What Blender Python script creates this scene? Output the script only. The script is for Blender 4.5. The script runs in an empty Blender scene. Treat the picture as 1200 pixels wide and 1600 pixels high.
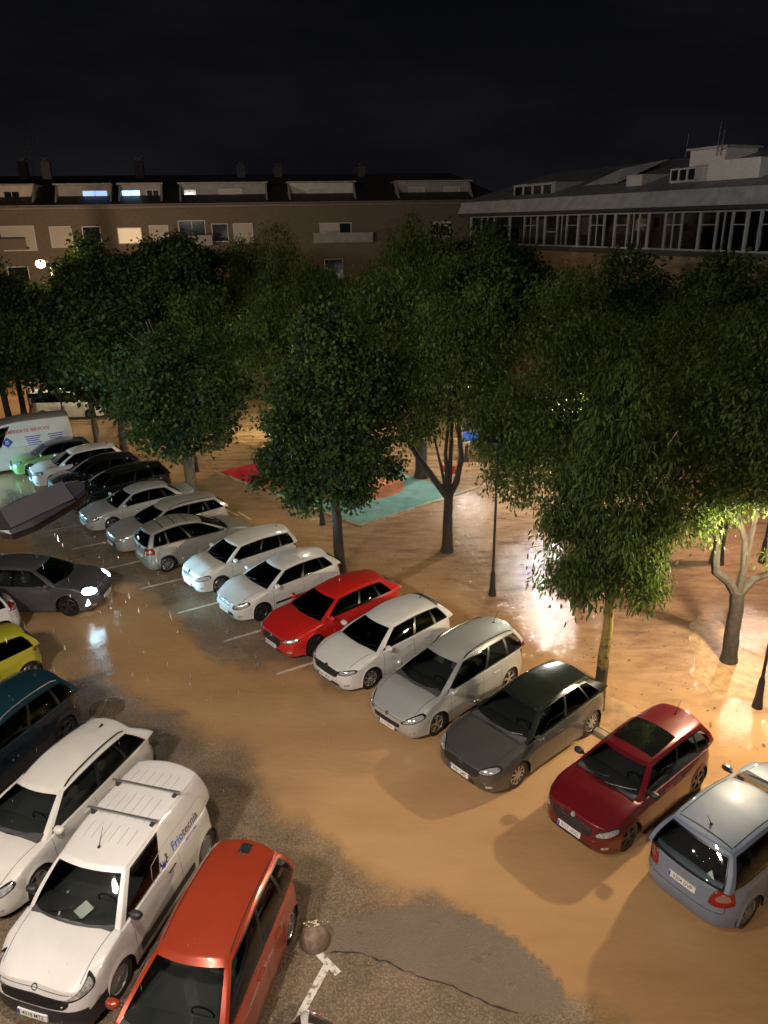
import bpy, bmesh, math, random
import numpy as np
from mathutils import Vector, Matrix
from mathutils.bvhtree import BVHTree

random.seed(7)
R = math.radians
PI = math.pi
SC = bpy.context.scene
COL = SC.collection

# ------------------------------------------------------------------ camera
cam = bpy.data.cameras.new("camera")
cam.sensor_fit = 'VERTICAL'
cam.sensor_height = 36.0
cam.lens = 36.0 * 1180 / 1600
cam.clip_start = 0.1
cam.clip_end = 2000
camo = bpy.data.objects.new("camera", cam)
COL.objects.link(camo)
pitch, roll, HC = R(21.0), R(-1.0), 11.35
fw = Vector((0, math.cos(pitch), -math.sin(pitch)))
up0 = Vector((0, math.sin(pitch), math.cos(pitch)))
r0 = Vector((1, 0, 0))
rt = math.cos(roll) * r0 + math.sin(roll) * up0
upv = -math.sin(roll) * r0 + math.cos(roll) * up0
m = Matrix.Identity(4)
for i in range(3):
    m[i][0] = rt[i]; m[i][1] = upv[i]; m[i][2] = -fw[i]
m[2][3] = HC
camo.matrix_world = m
SC.camera = camo

# ------------------------------------------------------------------ world (night, glow of the town on low cloud)
W = bpy.data.worlds.new("World")
SC.world = W
W.use_nodes = True
nt = W.node_tree
nt.nodes.clear()
out = nt.nodes.new('ShaderNodeOutputWorld')
bg = nt.nodes.new('ShaderNodeBackground')
tc = nt.nodes.new('ShaderNodeTexCoord')
mp = nt.nodes.new('ShaderNodeMapping'); mp.inputs['Scale'].default_value = (1.3, 1.3, 5)
nz = nt.nodes.new('ShaderNodeTexNoise'); nz.inputs['Scale'].default_value = 2.2; nz.inputs['Detail'].default_value = 6
nz.inputs['Roughness'].default_value = .55
cr = nt.nodes.new('ShaderNodeValToRGB')
cr.color_ramp.elements[0].position = .42; cr.color_ramp.elements[0].color = (.0022, .0025, .0042, 1)
cr.color_ramp.elements[1].position = .80; cr.color_ramp.elements[1].color = (.0120, .0115, .0125, 1)
sep = nt.nodes.new('ShaderNodeSeparateXYZ')
gr = nt.nodes.new('ShaderNodeValToRGB')
gr.color_ramp.elements[0].position = .0; gr.color_ramp.elements[0].color = (.0075, .0072, .0088, 1)
gr.color_ramp.elements[1].position = .30; gr.color_ramp.elements[1].color = (.0022, .0024, .0032, 1)
mx = nt.nodes.new('ShaderNodeMix'); mx.data_type = 'RGBA'; mx.blend_type = 'MIX'; mx.inputs['Factor'].default_value = .5
L = nt.links.new
L(tc.outputs['Generated'], mp.inputs['Vector']); L(mp.outputs['Vector'], nz.inputs['Vector'])
L(nz.outputs['Fac'], cr.inputs['Fac']); L(tc.outputs['Generated'], sep.inputs[0]); L(sep.outputs['Z'], gr.inputs['Fac'])
L(cr.outputs['Color'], mx.inputs['A']); L(gr.outputs['Color'], mx.inputs['B'])
L(mx.outputs['Result'], bg.inputs['Color']); bg.inputs['Strength'].default_value = 1.0
L(bg.outputs[0], out.inputs['Surface'])

SC.view_settings.view_transform = 'Standard'
SC.view_settings.look = 'None'
SC.view_settings.exposure = 0.0
SC.view_settings.gamma = 1.0
SC.cycles.max_bounces = 6
SC.cycles.diffuse_bounces = 2
SC.cycles.glossy_bounces = 3
SC.cycles.transparent_max_bounces = 8
SC.cycles.transmission_bounces = 3
SC.cycles.caustics_reflective = False
SC.cycles.caustics_refractive = False
SC.cycles.sample_clamp_indirect = 3.0

# ------------------------------------------------------------------ materials
MATS = {}
def mat(name, col=(.5, .5, .5), rough=.5, metal=0., coat=0., emit=None, es=0., spec=.5, noise=0., nscale=8., bump=0., bscale=40., coatr=.03):
    if name in MATS: return MATS[name]
    M = bpy.data.materials.new(name); M.use_nodes = True
    n = M.node_tree; b = n.nodes['Principled BSDF']
    b.inputs['Base Color'].default_value = (*col, 1)
    b.inputs['Roughness'].default_value = rough
    b.inputs['Metallic'].default_value = metal
    b.inputs['Coat Weight'].default_value = coat
    b.inputs['Coat Roughness'].default_value = coatr
    b.inputs['Specular IOR Level'].default_value = spec
    if emit:
        b.inputs['Emission Color'].default_value = (*emit, 1); b.inputs['Emission Strength'].default_value = es
    if noise > 0 or bump > 0:
        t = n.nodes.new('ShaderNodeTexCoord')
    if noise > 0:
        q = n.nodes.new('ShaderNodeTexNoise'); q.inputs['Scale'].default_value = nscale; q.inputs['Detail'].default_value = 6
        n.links.new(t.outputs['Object'], q.inputs['Vector'])
        rr = n.nodes.new('ShaderNodeMapRange'); rr.inputs[1].default_value = .3; rr.inputs[2].default_value = .7
        rr.inputs[3].default_value = 1 - noise; rr.inputs[4].default_value = 1 + noise
        n.links.new(q.outputs['Fac'], rr.inputs[0])
        vm = n.nodes.new('ShaderNodeVectorMath'); vm.operation = 'SCALE'; vm.inputs[0].default_value = col
        n.links.new(rr.outputs[0], vm.inputs['Scale']); n.links.new(vm.outputs[0], b.inputs['Base Color'])
    if bump > 0:
        q2 = n.nodes.new('ShaderNodeTexNoise'); q2.inputs['Scale'].default_value = bscale; q2.inputs['Detail'].default_value = 3
        n.links.new(t.outputs['Object'], q2.inputs['Vector'])
        bp = n.nodes.new('ShaderNodeBump'); bp.inputs['Strength'].default_value = bump; bp.inputs['Distance'].default_value = .01
        n.links.new(q2.outputs['Fac'], bp.inputs['Height']); n.links.new(bp.outputs[0], b.inputs['Normal'])
    MATS[name] = M
    return M

def glass_mat(name, tint=(.10, .12, .11), refl=1.0):
    if name in MATS: return MATS[name]
    M = bpy.data.materials.new(name); M.use_nodes = True
    n = M.node_tree; n.nodes.clear()
    o = n.nodes.new('ShaderNodeOutputMaterial'); mxs = n.nodes.new('ShaderNodeMixShader')
    tr = n.nodes.new('ShaderNodeBsdfTransparent'); tr.inputs[0].default_value = (*tint, 1)
    gl = n.nodes.new('ShaderNodeBsdfGlossy'); gl.inputs['Roughness'].default_value = .03
    gl.inputs['Color'].default_value = (.95, .97, 1, 1)
    fr = n.nodes.new('ShaderNodeFresnel'); fr.inputs['IOR'].default_value = 1.7
    t = n.nodes.new('ShaderNodeTexCoord')
    q = n.nodes.new('ShaderNodeTexVoronoi'); q.inputs['Scale'].default_value = 45
    n.links.new(t.outputs['Object'], q.inputs['Vector'])
    mr = n.nodes.new('ShaderNodeMapRange'); mr.inputs[1].default_value = 0; mr.inputs[2].default_value = .22; mr.inputs[3].default_value = 1; mr.inputs[4].default_value = 0
    n.links.new(q.outputs['Distance'], mr.inputs[0])
    bp = n.nodes.new('ShaderNodeBump'); bp.inputs['Strength'].default_value = .25; bp.inputs['Distance'].default_value = .003
    n.links.new(mr.outputs[0], bp.inputs['Height']); n.links.new(bp.outputs[0], gl.inputs['Normal'])
    n.links.new(fr.outputs[0], mxs.inputs[0]); n.links.new(tr.outputs[0], mxs.inputs[1]); n.links.new(gl.outputs[0], mxs.inputs[2])
    n.links.new(mxs.outputs[0], o.inputs[0])
    MATS[name] = M
    return M

def paint(name, col, metal=0., rough=.35):
    """wet car paint: clear coat beaded with rain"""
    if name in MATS: return MATS[name]
    M = mat(name, col, rough, metal, coat=1.0, coatr=.04)
    n = M.node_tree; b = n.nodes['Principled BSDF']
    t = n.nodes.new('ShaderNodeTexCoord')
    v = n.nodes.new('ShaderNodeTexVoronoi'); v.inputs['Scale'].default_value = 38
    n.links.new(t.outputs['Object'], v.inputs['Vector'])
    mr = n.nodes.new('ShaderNodeMapRange'); mr.inputs[1].default_value = 0; mr.inputs[2].default_value = .25; mr.inputs[3].default_value = 1; mr.inputs[4].default_value = 0
    n.links.new(v.outputs['Distance'], mr.inputs[0])
    q = n.nodes.new('ShaderNodeTexNoise'); q.inputs['Scale'].default_value = 3; q.inputs['Detail'].default_value = 7
    n.links.new(t.outputs['Object'], q.inputs['Vector'])
    bp = n.nodes.new('ShaderNodeBump'); bp.inputs['Strength'].default_value = .12; bp.inputs['Distance'].default_value = .003
    n.links.new(mr.outputs[0], bp.inputs['Height']); n.links.new(bp.outputs[0], b.inputs['Coat Normal'])
    # grime: slight tone and roughness drift
    rr = n.nodes.new('ShaderNodeMapRange'); rr.inputs[1].default_value = .35; rr.inputs[2].default_value = .7
    rr.inputs[3].default_value = 1.02; rr.inputs[4].default_value = .95
    n.links.new(q.outputs['Fac'], rr.inputs[0])
    vm = n.nodes.new('ShaderNodeVectorMath'); vm.operation = 'SCALE'; vm.inputs[0].default_value = col
    n.links.new(rr.outputs[0], vm.inputs['Scale']); n.links.new(vm.outputs[0], b.inputs['Base Color'])
    MATS[name] = M
    return M

# ------------------------------------------------------------------ object helpers
def tag(o, label=None, cat=None, group=None, kind=None):
    if label: o['label'] = label
    if cat: o['category'] = cat
    if group: o['group'] = group
    if kind: o['kind'] = kind
    return o

def empty(name, loc=(0, 0, 0), rz=0., label=None, cat=None, group=None, kind=None):
    o = bpy.data.objects.new(name, None); COL.objects.link(o)
    o.empty_display_size = .3
    o.location = loc; o.rotation_euler = (0, 0, rz)
    return tag(o, label, cat, group, kind)

def mk(name, V, F, mats, parent=None, mi=None, smooth=False, normals=None):
    me = bpy.data.meshes.new(name)
    me.from_pydata([tuple(v) for v in V], [], [tuple(f) for f in F])
    if not isinstance(mats, (list, tuple)): mats = [mats]
    for q in mats: me.materials.append(q)
    if mi is not None: me.polygons.foreach_set('material_index', list(mi))
    if smooth: me.polygons.foreach_set('use_smooth', [True] * len(F))
    me.update()
    if normals is not None: me.normals_split_custom_set_from_vertices([tuple(x) for x in normals])
    o = bpy.data.objects.new(name, me); COL.objects.link(o)
    if parent is not None: o.parent = parent
    return o

class MB:
    """collects shapes, builds ONE mesh object"""
    def __init__(s): s.V = []; s.F = []; s.M = []
    def add(s, V, F, m=0):
        b = len(s.V); s.V += [tuple(v) for v in V]; s.F += [tuple(b + i for i in f) for f in F]; s.M += [m] * len(F); return s
    def box(s, c, d, m=0, rz=0., ry=0., bev=0.):
        x, y, z = d[0] / 2, d[1] / 2, d[2] / 2
        if bev > 0:
            bm = bmesh.new(); bmesh.ops.create_cube(bm, size=1)
            bmesh.ops.scale(bm, vec=d, verts=bm.verts)
            bmesh.ops.bevel(bm, geom=bm.edges[:], offset=bev, segments=2, affect='EDGES', profile=.5)
            bm.verts.ensure_lookup_table()
            V = [v.co.copy() for v in bm.verts]; F = [[v.index for v in f.verts] for f in bm.faces]; bm.free()
        else:
            V = [Vector((a * x, b * y, c_ * z)) for a in (-1, 1) for b in (-1, 1) for c_ in (-1, 1)]
            F = [(0, 1, 3, 2), (4, 6, 7, 5), (0, 4, 5, 1), (2, 3, 7, 6), (0, 2, 6, 4), (1, 5, 7, 3)]
        Mx = Matrix.Rotation(rz, 3, 'Z') @ Matrix.Rotation(ry, 3, 'Y')
        return s.add([Mx @ v + Vector(c) for v in V], F, m)
    def tube(s, pts, rad, m=0, n=8, cap=True):
        pts = [Vector(p) for p in pts]
        if not isinstance(rad, (list, tuple)): rad = [rad] * len(pts)
        V = []; F = []; a0 = None
        for i, p in enumerate(pts):
            t = (pts[min(i + 1, len(pts) - 1)] - pts[max(i - 1, 0)]).normalized()
            if a0 is None:
                a0 = t.cross(Vector((0, 0, 1)))
                if a0.length < .01: a0 = t.cross(Vector((1, 0, 0)))
            a0 = (a0 - t * a0.dot(t)).normalized(); b0 = t.cross(a0)
            for k in range(n):
                an = 2 * PI * k / n
                V.append(p + (a0 * math.cos(an) + b0 * math.sin(an)) * rad[i])
        for i in range(len(pts) - 1):
            for k in range(n):
                F.append((i * n + k, i * n + (k + 1) % n, (i + 1) * n + (k + 1) % n, (i + 1) * n + k))
        if cap: F += [tuple(range(n))[::-1], tuple(range((len(pts) - 1) * n, len(pts) * n))]
        return s.add(V, F, m)
    def lathe(s, prof, c=(0, 0, 0), axis='z', n=24, m=0, cap=True):
        """prof: (radius, height)"""
        V = []; F = []
        for r_, h_ in prof:
            for k in range(n):
                a = 2 * PI * k / n; u, v = r_ * math.cos(a), r_ * math.sin(a)
                V.append(Vector((u, v, h_)) if axis == 'z' else Vector((u, h_, v)))
        for i in range(len(prof) - 1):
            for k in range(n): F.append((i * n + k, i * n + (k + 1) % n, (i + 1) * n + (k + 1) % n, (i + 1) * n + k))
        if cap:
            F += [tuple(range(n))[::-1], tuple(range((len(prof) - 1) * n, len(prof) * n))]
        return s.add([v + Vector(c) for v in V], F, m)
    def build(s, name, mats, parent=None, smooth=False):
        o = mk(name, s.V, s.F, mats, parent, s.M, smooth)
        if smooth:
            bm = bmesh.new(); bm.from_mesh(o.data); bmesh.ops.recalc_face_normals(bm, faces=bm.faces)
            for e in bm.edges:
                if len(e.link_faces) == 2 and e.calc_face_angle(0) > R(38): e.smooth = False
            bm.to_mesh(o.data); bm.free()
        return o

_tx = {}
def text2d(s, size=1.0, bold=.0):
    key = (s, bold)
    if key not in _tx:
        cu = bpy.data.curves.new('lettering', 'FONT'); cu.body = s; cu.size = 1; cu.offset = bold; cu.align_x = 'CENTER'; cu.align_y = 'CENTER'
        cu.resolution_u = 2
        o = bpy.data.objects.new('lettering', cu); COL.objects.link(o)
        dg = bpy.context.evaluated_depsgraph_get(); me = bpy.data.meshes.new_from_object(o.evaluated_get(dg))
        V = [v.co.copy() for v in me.vertices]; F = [tuple(p.vertices) for p in me.polygons]
        bpy.data.objects.remove(o); bpy.data.curves.remove(cu); bpy.data.meshes.remove(me)
        _tx[key] = (V, F)
    V, F = _tx[key]
    return [v * size for v in V], F
def lerp(a, b, t): return a + (b - a) * t
def clamp(x, a=0., b=1.): return max(a, min(b, x))
def interp(pts, x):
    if x <= pts[0][0]: return pts[0][1]
    for (a, b), (c, d) in zip(pts, pts[1:]):
        if x <= c:
            t = (x - a) / (c - a); return b + (d - b) * t
    return pts[-1][1]
# ------------------------------------------------------------------ cars
M_BLACK = mat('black plastic', (.02, .02, .022), .45, bump=.2, bscale=150)
M_RUBBER = mat('wet tyre rubber', (.012, .012, .013), .35)
M_SEAL = mat('window seal', (.008, .008, .009), .3)
M_GAP = mat('panel gap', (.006, .006, .006), .8)
M_IN = mat('cabin trim', (.05, .05, .052), .8)
M_SEAT = mat('seat cloth', (.12, .12, .12), .9, noise=.2)
M_CHROME = mat('chrome', (.75, .75, .77), .12, 1.)
M_ALLOY = mat('alloy wheel', (.5, .5, .52), .25, .85)
M_ALLOYD = mat('dark alloy wheel', (.06, .06, .065), .3, .6)
M_STEEL = mat('painted steel wheel', (.30, .30, .31), .4, .5)
M_LAMP = mat('headlamp lens', (.62, .64, .66), .08, .6, coat=1., noise=.5, nscale=22)
M_LAMPH = mat('headlamp housing', (.03, .03, .035), .1, .2, coat=1.)
M_TAIL = mat('tail lamp red', (.24, .008, .007), .12, coat=1., noise=.35, nscale=25)
M_TAILC = mat('tail lamp clear', (.34, .20, .18), .1, .2, coat=1.)
M_PLATE = mat('number plate white', (.75, .75, .73), .4)
M_INK = mat('number plate black', (.015, .015, .015), .5)
M_BLUE = mat('number plate blue', (.02, .06, .45), .4)
M_GRILLE = mat('grille mesh', (.012, .012, .013), .35, bump=.8, bscale=90)
M_GLASS = glass_mat('car glass', (.62, .66, .63))
M_GLASSD = glass_mat('tinted car glass', (.10, .11, .11))
M_ROOFGL = mat('roof glass', (.006, .008, .007), .06, coat=1.)
M_LIT = mat('lit headlamp', (.8, .9, 1), .2, emit=(.50, .82, 1.), es=60)
M_LITBAR = mat('running light', (.8, .9, 1), .2, emit=(.7, .9, 1.), es=8)

DEF = dict(L=4.05, W=1.72, H=1.48, wb=2.5, fo=.80, zn=.72, zc=.93, b0=.93, b1=1.02, dk=None, xc=None, sl=.62, rl=.35,
           rrx=.18, ov=.10, wr=.50, wrr=None, r=.31, win=((.04, .20), (.23, .50), (.53, .955)), doors=2, kick=.0,
           rims='alloy', spokes=5, paint=None, roofm=None, bump=None, rails=None, ant='fin', mirror=None, interior=False,
           bar=None, hl=((24, .60), (54, .70), (52, .80), (30, .72)), grille=(.33, .54, .68), intake=(.42, .24, .38), nose=None,
           nosebow=1.0, plate=None, tl=((168, .78), (128, .82), (128, 1.0), (150, .98)), rearwin=(.14, .86), zlow=.19, df=.10, dr=.09,
           hbody=.0, emblem='ring', lit=False, fog=True, sidetrim=False, platez=.40, rplatez=.75, rplate=None, wipers=True, cr=1.0, bsplit=7)

def grid_shell(xs, bs, cs, f, skip_bottom=True):
    """surface lattice of a box; returns V, F, info(face kind, i, j, k)"""
    idx = {}; V = []
    def vid(i, j, k):
        key = (i, j, k)
        if key not in idx:
            idx[key] = len(V); V.append(f(xs[i], bs[j], cs[k], i, j, k))
        return idx[key]
    F = []; I = []
    NX, NB, NC = len(xs) - 1, len(bs) - 1, len(cs) - 1
    for i in range(NX):
        for j in range(NB):
            F.append((vid(i, j, NC), vid(i + 1, j, NC), vid(i + 1, j + 1, NC), vid(i, j + 1, NC))); I.append(('top', i, j, NC))
        for k in range(NC):
            F.append((vid(i, NB, k), vid(i, NB, k + 1), vid(i + 1, NB, k + 1), vid(i + 1, NB, k))); I.append(('left', i, NB, k))
            F.append((vid(i, 0, k), vid(i + 1, 0, k), vid(i + 1, 0, k + 1), vid(i, 0, k + 1))); I.append(('right', i, 0, k))
    for j in range(NB):
        for k in range(NC):
            F.append((vid(NX, j, k), vid(NX, j + 1, k), vid(NX, j + 1, k + 1), vid(NX, j, k + 1))); I.append(('front', NX, j, k))
            F.append((vid(0, j, k), vid(0, j, k + 1), vid(0, j + 1, k + 1), vid(0, j + 1, k))); I.append(('rear', 0, j, k))
    return V, F, I

def vnormals(V, F):
    N = [Vector((0, 0, 0)) for _ in V]
    for f in F:
        a, b, c, d = (V[q] for q in f)
        n = (c - a).cross(d - b)
        for q in f: N[q] += n
    return [n.normalized() if n.length > 1e-9 else Vector((0, 0, 1)) for n in N]

def emit_parts(V, F, tags, N, parent, spec):
    """split faces by tag into part meshes, keeping whole-shell normals"""
    groups = {}
    for f, t in zip(F, tags): groups.setdefault(t, []).append(f)
    res = {}
    for t, fs in groups.items():
        name, mm = spec(t)
        if name is None: continue
        mp_, vv, nn = {}, [], []
        ff = []
        for f in fs:
            q = []
            for v in f:
                if v not in mp_: mp_[v] = len(vv); vv.append(V[v]); nn.append(N[v])
                q.append(mp_[v])
            ff.append(q)
        res[t] = mk(name, vv, ff, mm, parent, None, True, nn)
    return res

def make_car(name, loc, heading, label, group=None, cat='car', **kw):
    S = dict(DEF); S.update(kw)
    g = lambda k: S[k]
    L_, Wd, H, wb = g('L'), g('W'), g('H'), g('wb')
    W2 = Wd / 2; xf, xr_ = wb / 2, -wb / 2; xn = xf + g('fo'); xt = xn - L_
    r = g('r'); Ra = r + .045; zlow0 = g('zlow')
    xc = g('xc') if g('xc') is not None else xf - .30
    xrf = xc - g('sl'); xrb = xt + g('rl'); xrr = xrb + g('rrx')
    zn, zc, b0, b1 = g('zn'), g('zc'), g('b0'), g('b1'); dk = g('dk')
    P_ = g('paint'); bump_m = g('bump') or P_; roof_m = g('roofm') or P_
    root = empty(name, loc, heading, label, cat, group)
    # ---- lower body
    def ztop(x):
        if x >= xc:
            t = clamp((x - xc) / (xn - xc)); return zc - (zc - zn) * t ** 1.9
        if x >= xrb:
            t = (xc - x) / (xc - xrb); return lerp(b0, b1, t)
        t = clamp((xrb - x) / (xrb - xt))
        if dk is not None: return lerp(b1, dk, clamp(t * 2.5)) - .05 * max(0, t - .6)
        return b1 - .05 * t - .08 * t ** 3
    fpro = g('nose') or [(.15, -.13), (.24, -.06), (.34, -.012), (.45, 0), (.56, -.018), (.64, -.045), (.74, -.10), (.85, -.17), (1., -.24)]
    rpro = [(.15, .10), (.26, .04), (.38, .0), (.52, .0), (.60, .03), (.75, .05), (.9, .075), (1.05, .12), (1.2, .17)]
    def plan(x):
        a = clamp((x - (xn - .80)) / .80); b = clamp(((xt + .65) - x) / .65)
        return 1 - .115 * a ** 2 - .12 * b ** 2
    def sp(h):
        if h < .5: return 1 - .05 * ((.5 - h) / .5) ** 2
        return 1 - .055 * ((h - .5) / .5) ** 2
    def zlow(x):
        z = zlow0
        for xa in (xf, xr_):
            d = abs(x - xa)
            if d <= Ra + 1e-6: z = max(z, r + math.sqrt(max(0, Ra * Ra - d * d)) * .99)
        return z
    ang = [PI * k / 12 for k in range(13)]
    xs = [xt, xt + .015, xt + .05, xt + .12, xt + .22]
    for xa in (xr_, xf):
        xs += [xa - Ra - .10, xa - Ra - .015] + sorted(xa + Ra * math.cos(a) for a in ang) + [xa + Ra + .015, xa + Ra + .09]
    d2, d1, d0 = xr_ + Ra + .02, lerp(xr_, xf, .40), xf - Ra - .10
    if g('doors') == 1: d1 = lerp(xr_, xf, .32)
    mid = [d1, lerp(d2, d1, .5), lerp(d1, d0, .33), lerp(d1, d0, .66)]
    xs += mid + [xn - .015, xn - .05, xn - .12, xn - .24, xn, xrb, xc, (xc + xf) / 2 + .04]
    xs = sorted(q for q in xs if q >= xt - 1e-6)
    q = [xs[0]]
    for x in xs[1:]:
        if x - q[-1] > .008: q.append(x)
    xs = q
    bs = [-1, -.985, -.95, -.9, -.84, -.74, -.6, -.42, -.2, 0, .2, .42, .6, .74, .84, .9, .95, .985, 1]
    cs = [0, .03, .12, .24, .36, .48, .58, .68, .78, .87, .93, .97, 1]
    wfs, wrs = xf + Ra * .55, xr_ - Ra * .6
    def flow(x0, b, c, i, j, k):
        side = abs(b) > .999
        zt = ztop(x0)
        if x0 < xrb: zt -= .05 * abs(b) ** 6 * clamp((xrb - x0) / (xrb - xt))
        drop = .016 * b * b + (.045 if x0 > xc or x0 < xrb else .025) * abs(b) ** 9
        if x0 > xc: drop += -.018 * math.sin(PI * clamp((x0 - xc) / (xn - xc))) * (1 - b * b) * g('cr')
        z1 = zt - .016 - (.045 if x0 > xc or x0 < xrb else .025)
        zl = zlow(x0)
        if c >= .999: z = zt - drop
        else:
            ztt = zt - drop if not side else z1
            z = lerp(zl, ztt, c)
        h = z / max(.6, (b0 if x0 > xrb else (dk or b1)))
        y = b * W2 * plan(x0) * sp(clamp(h))
        if side: y *= 1 - .012 * c ** 14
        # body-side crease
        if side and zl < .3: y += math.copysign(.010 * math.exp(-((z - .72 * b0 - .08) / .05) ** 2), b)
        # wheel-arch lip
        if side and c < .14:
            for xa in (xf, xr_):
                if abs(x0 - xa) <= Ra + .02: y += math.copysign(.012, b)
        wf = clamp((x0 - wfs) / (xn - wfs)); wr_ = clamp((wrs - x0) / (wrs - xt))
        ab = abs(b)
        x = x0 + wf * (interp(fpro, z) * (1 - .45 * ab) - (.07 * ab ** 2 + .17 * ab ** 7) * g('nosebow'))
        x += wr_ * (interp(rpro, z) * (1 - .4 * ab) + (.05 * ab ** 2 + .22 * ab ** 6))
        return Vector((x, y, z))
    V, F, I = grid_shell(xs, bs, cs, flow)
    tags = []
    zb_split = g('bsplit')
    for (fc, i, j, k), f in zip(I, F):
        xm = (xs[min(i, len(xs) - 1)] + xs[min(i + 1, len(xs) - 1)]) / 2
        if fc == 'top':
            bm_ = (bs[j] + bs[j + 1]) / 2
            if xc < xm < xn - .02 and abs(bm_) < .86: t = 'bonnet'
            elif xrb < xm < xc: t = 'deckin' if abs(bm_) < .88 else 'body'
            elif xm < xrb and abs(bm_) < .84 and dk is not None: t = 'tailgate'
            else: t = 'body'
        elif fc in ('left', 'right'):
            s_ = fc
            if xm > xf + Ra and k < zb_split: t = 'bumperf'
            elif xm < xr_ - Ra and k < zb_split - 1: t = 'bumperr'
            elif d1 < xm < d0 and k >= 1: t = 'doorf' + s_
            elif d2 < xm < d1 and k >= 1 and g('doors') == 2: t = 'doorr' + s_
            else: t = 'body'
        elif fc == 'front': t = 'bumperf' if k < zb_split + 1 else 'body'
        else:
            bm_ = (bs[j] + bs[j + 1]) / 2
            t = 'bumperr' if k < zb_split - 2 else ('tailgate' if abs(bm_) < .84 else 'body')
        tags.append(t)
    N = vnormals(V, F)
    def spec(t):
        if t == 'body': return 'body', P_
        if t == 'bonnet': return 'bonnet', P_
        if t == 'deckin': return 'parcel_shelf', M_IN
        if t.startswith('door'): return 'door', P_
        if t.startswith('bumper'): return 'bumper', bump_m
        if t == 'tailgate': return ('boot_lid' if dk is not None else 'tailgate'), P_
    LP = emit_parts(V, F, tags, N, root, spec)
    body = LP['body']
    # ---- cabin
    W3 = W2 * .925; wr = g('wr'); wrr = g('wrr') or wr * .95
    wl = g('win')
    ss = sorted(set([0, .02] + [a for w in wl for a in w] + [a - .012 for w in wl for a in w if a > .02] + [.3, .4, .6, .7, .8, .9, .985, 1.0] + [.12]))
    q = [ss[0]]
    for x in ss[1:]:
        if x - q[-1] > .006: q.append(x)
    ss = q
    cb = [-1, -.985, -.95, -.90, -.86, -.7, -.45, -.2, 0, .2, .45, .7, .86, .90, .95, .985, 1]
    ck = [0, .07, .12, .3, .5, .7, .86, .91, .95, .98, 1]
    kick = g('kick')
    def fcab(s, b, c, i, j, k):
        side = abs(b) > .999
        ce = c
        if kick and side and 0 < c < .9 and s < .45: ce = 1 - (1 - c) * (1 - kick * (1 - s / .45) ** 1.5)
        xF = lerp(xc, xrf, ce) + .045 * math.sin(PI * ce); xR = lerp(xrb, xrr, ce) - .03 * math.sin(PI * ce)
        x = lerp(xR, xF, s)
        wf = clamp((s - .72) / .28) ** 1.5; wq = clamp((.2 - s) / .2) ** 1.5
        x += wf * .17 * (1 - b * b) * (1 - .35 * ce) - wq * .10 * (1 - b * b)
        sm = .55
        zr = H - .045 - (g('df') * ((s - sm) / (1 - sm)) ** 2 if s > sm else g('dr') * ((sm - s) / sm) ** 2)
        zb = ztop(clamp(x, xrb, xc)) - .045
        z = lerp(zb, zr, ce) + (.045 * (1 - b * b) - .022 * abs(b) ** 8) * ce ** 3
        wrs_ = lerp(wrr, wr, clamp(s * 1.6)) * (1 - .05 * wf - .04 * wq)
        wbs = W3 * plan(x) * (1 - .015 * wf)
        y = b * (wbs - (wbs - wrs_) * ce ** 1.35)
        if side: y *= 1 - .03 * ce ** 12
        return Vector((x, y, z))
    V2, F2, I2 = grid_shell(ss, cb, ck, fcab)
    t2 = []
    rw = g('rearwin')
    for (fc, i, j, k), f in zip(I2, F2):
        t = 'roof'
        if fc in ('left', 'right'):
            sm_ = (ss[i] + ss[i + 1]) / 2; cm = (ck[k] + ck[k + 1]) / 2
            if .07 < cm < .91:
                for wi, (a, b) in enumerate(wl):
                    if a < sm_ < b and .12 < cm < .86: t = 'win%d%s' % (wi, fc)
                if t == 'roof' and wl[0][0] - .013 < sm_ < wl[-1][1] + .001: t = 'seal'
        elif fc in ('front', 'rear'):
            bm_ = abs(cb[j] + cb[j + 1]) / 2; cm = (ck[k] + ck[k + 1]) / 2
            if fc == 'front':
                if bm_ < .90 and cm < .95: t = 'screen' if (bm_ < .9 and .0 < cm < .91) else 'roof'
                if bm_ < .90 and cm < .12: t = 'cowl'
            else:
                if bm_ < .86 and rw[0] < cm < rw[1]: t = 'rearscreen'
                elif bm_ < .9 and rw[0] - .06 < cm < rw[1] + .05: t = 'seal'
        t2.append(t)
    N2 = vnormals(V2, F2)
    gl = M_GLASS if g('interior') else M_GLASSD
    def spec2(t):
        if t == 'roof': return 'roof', roof_m
        if t == 'seal': return 'window_seal', M_SEAL
        if t == 'cowl': return 'wiper_cowl', M_BLACK
        if t == 'screen': return 'windscreen', gl
        if t == 'rearscreen': return 'rear_window', gl
        return 'side_window', gl
    CP = emit_parts(V2, F2, t2, N2, root, spec2)
    allV = V + V2; allF = F + [tuple(q + len(V) for q in f) for f in F2]
    bvh = BVHTree.FromPolygons(allV, allF)
    def cast(o, d):
        h = bvh.ray_cast(Vector(o), Vector(d).normalized())
        if h[0] is None: return None
        n = h[1] if h[1].dot(Vector(d)) < 0 else -h[1]
        return h[0], n
    fr_o = (xn - 1.0)
    def wrapf(sg):
        return lambda th, z: cast((fr_o, 0, z), (math.cos(R(th)), sg * math.sin(R(th)), 0)) if False else _out((fr_o, 0, z), (math.cos(R(th)), sg * math.sin(R(th)), 0))
    def _out(o, d):
        d = Vector(d).normalized(); o2 = Vector(o) + d * 3
        return cast(o2, -d)
    rr_o = xt + .8
    def wrapr(sg): return lambda th, z: _out((rr_o, 0, z), (math.cos(R(th)), sg * math.sin(R(th)), 0))
    def sidef(sg): return lambda x, z: cast((x, sg * 3, z), (0, -sg, 0))
    topf = lambda x, y: cast((x, y, 4), (0, 0, -1))
    frontf = lambda y, z: cast((xn + 2, y, z), (-1, 0, 0))
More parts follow.
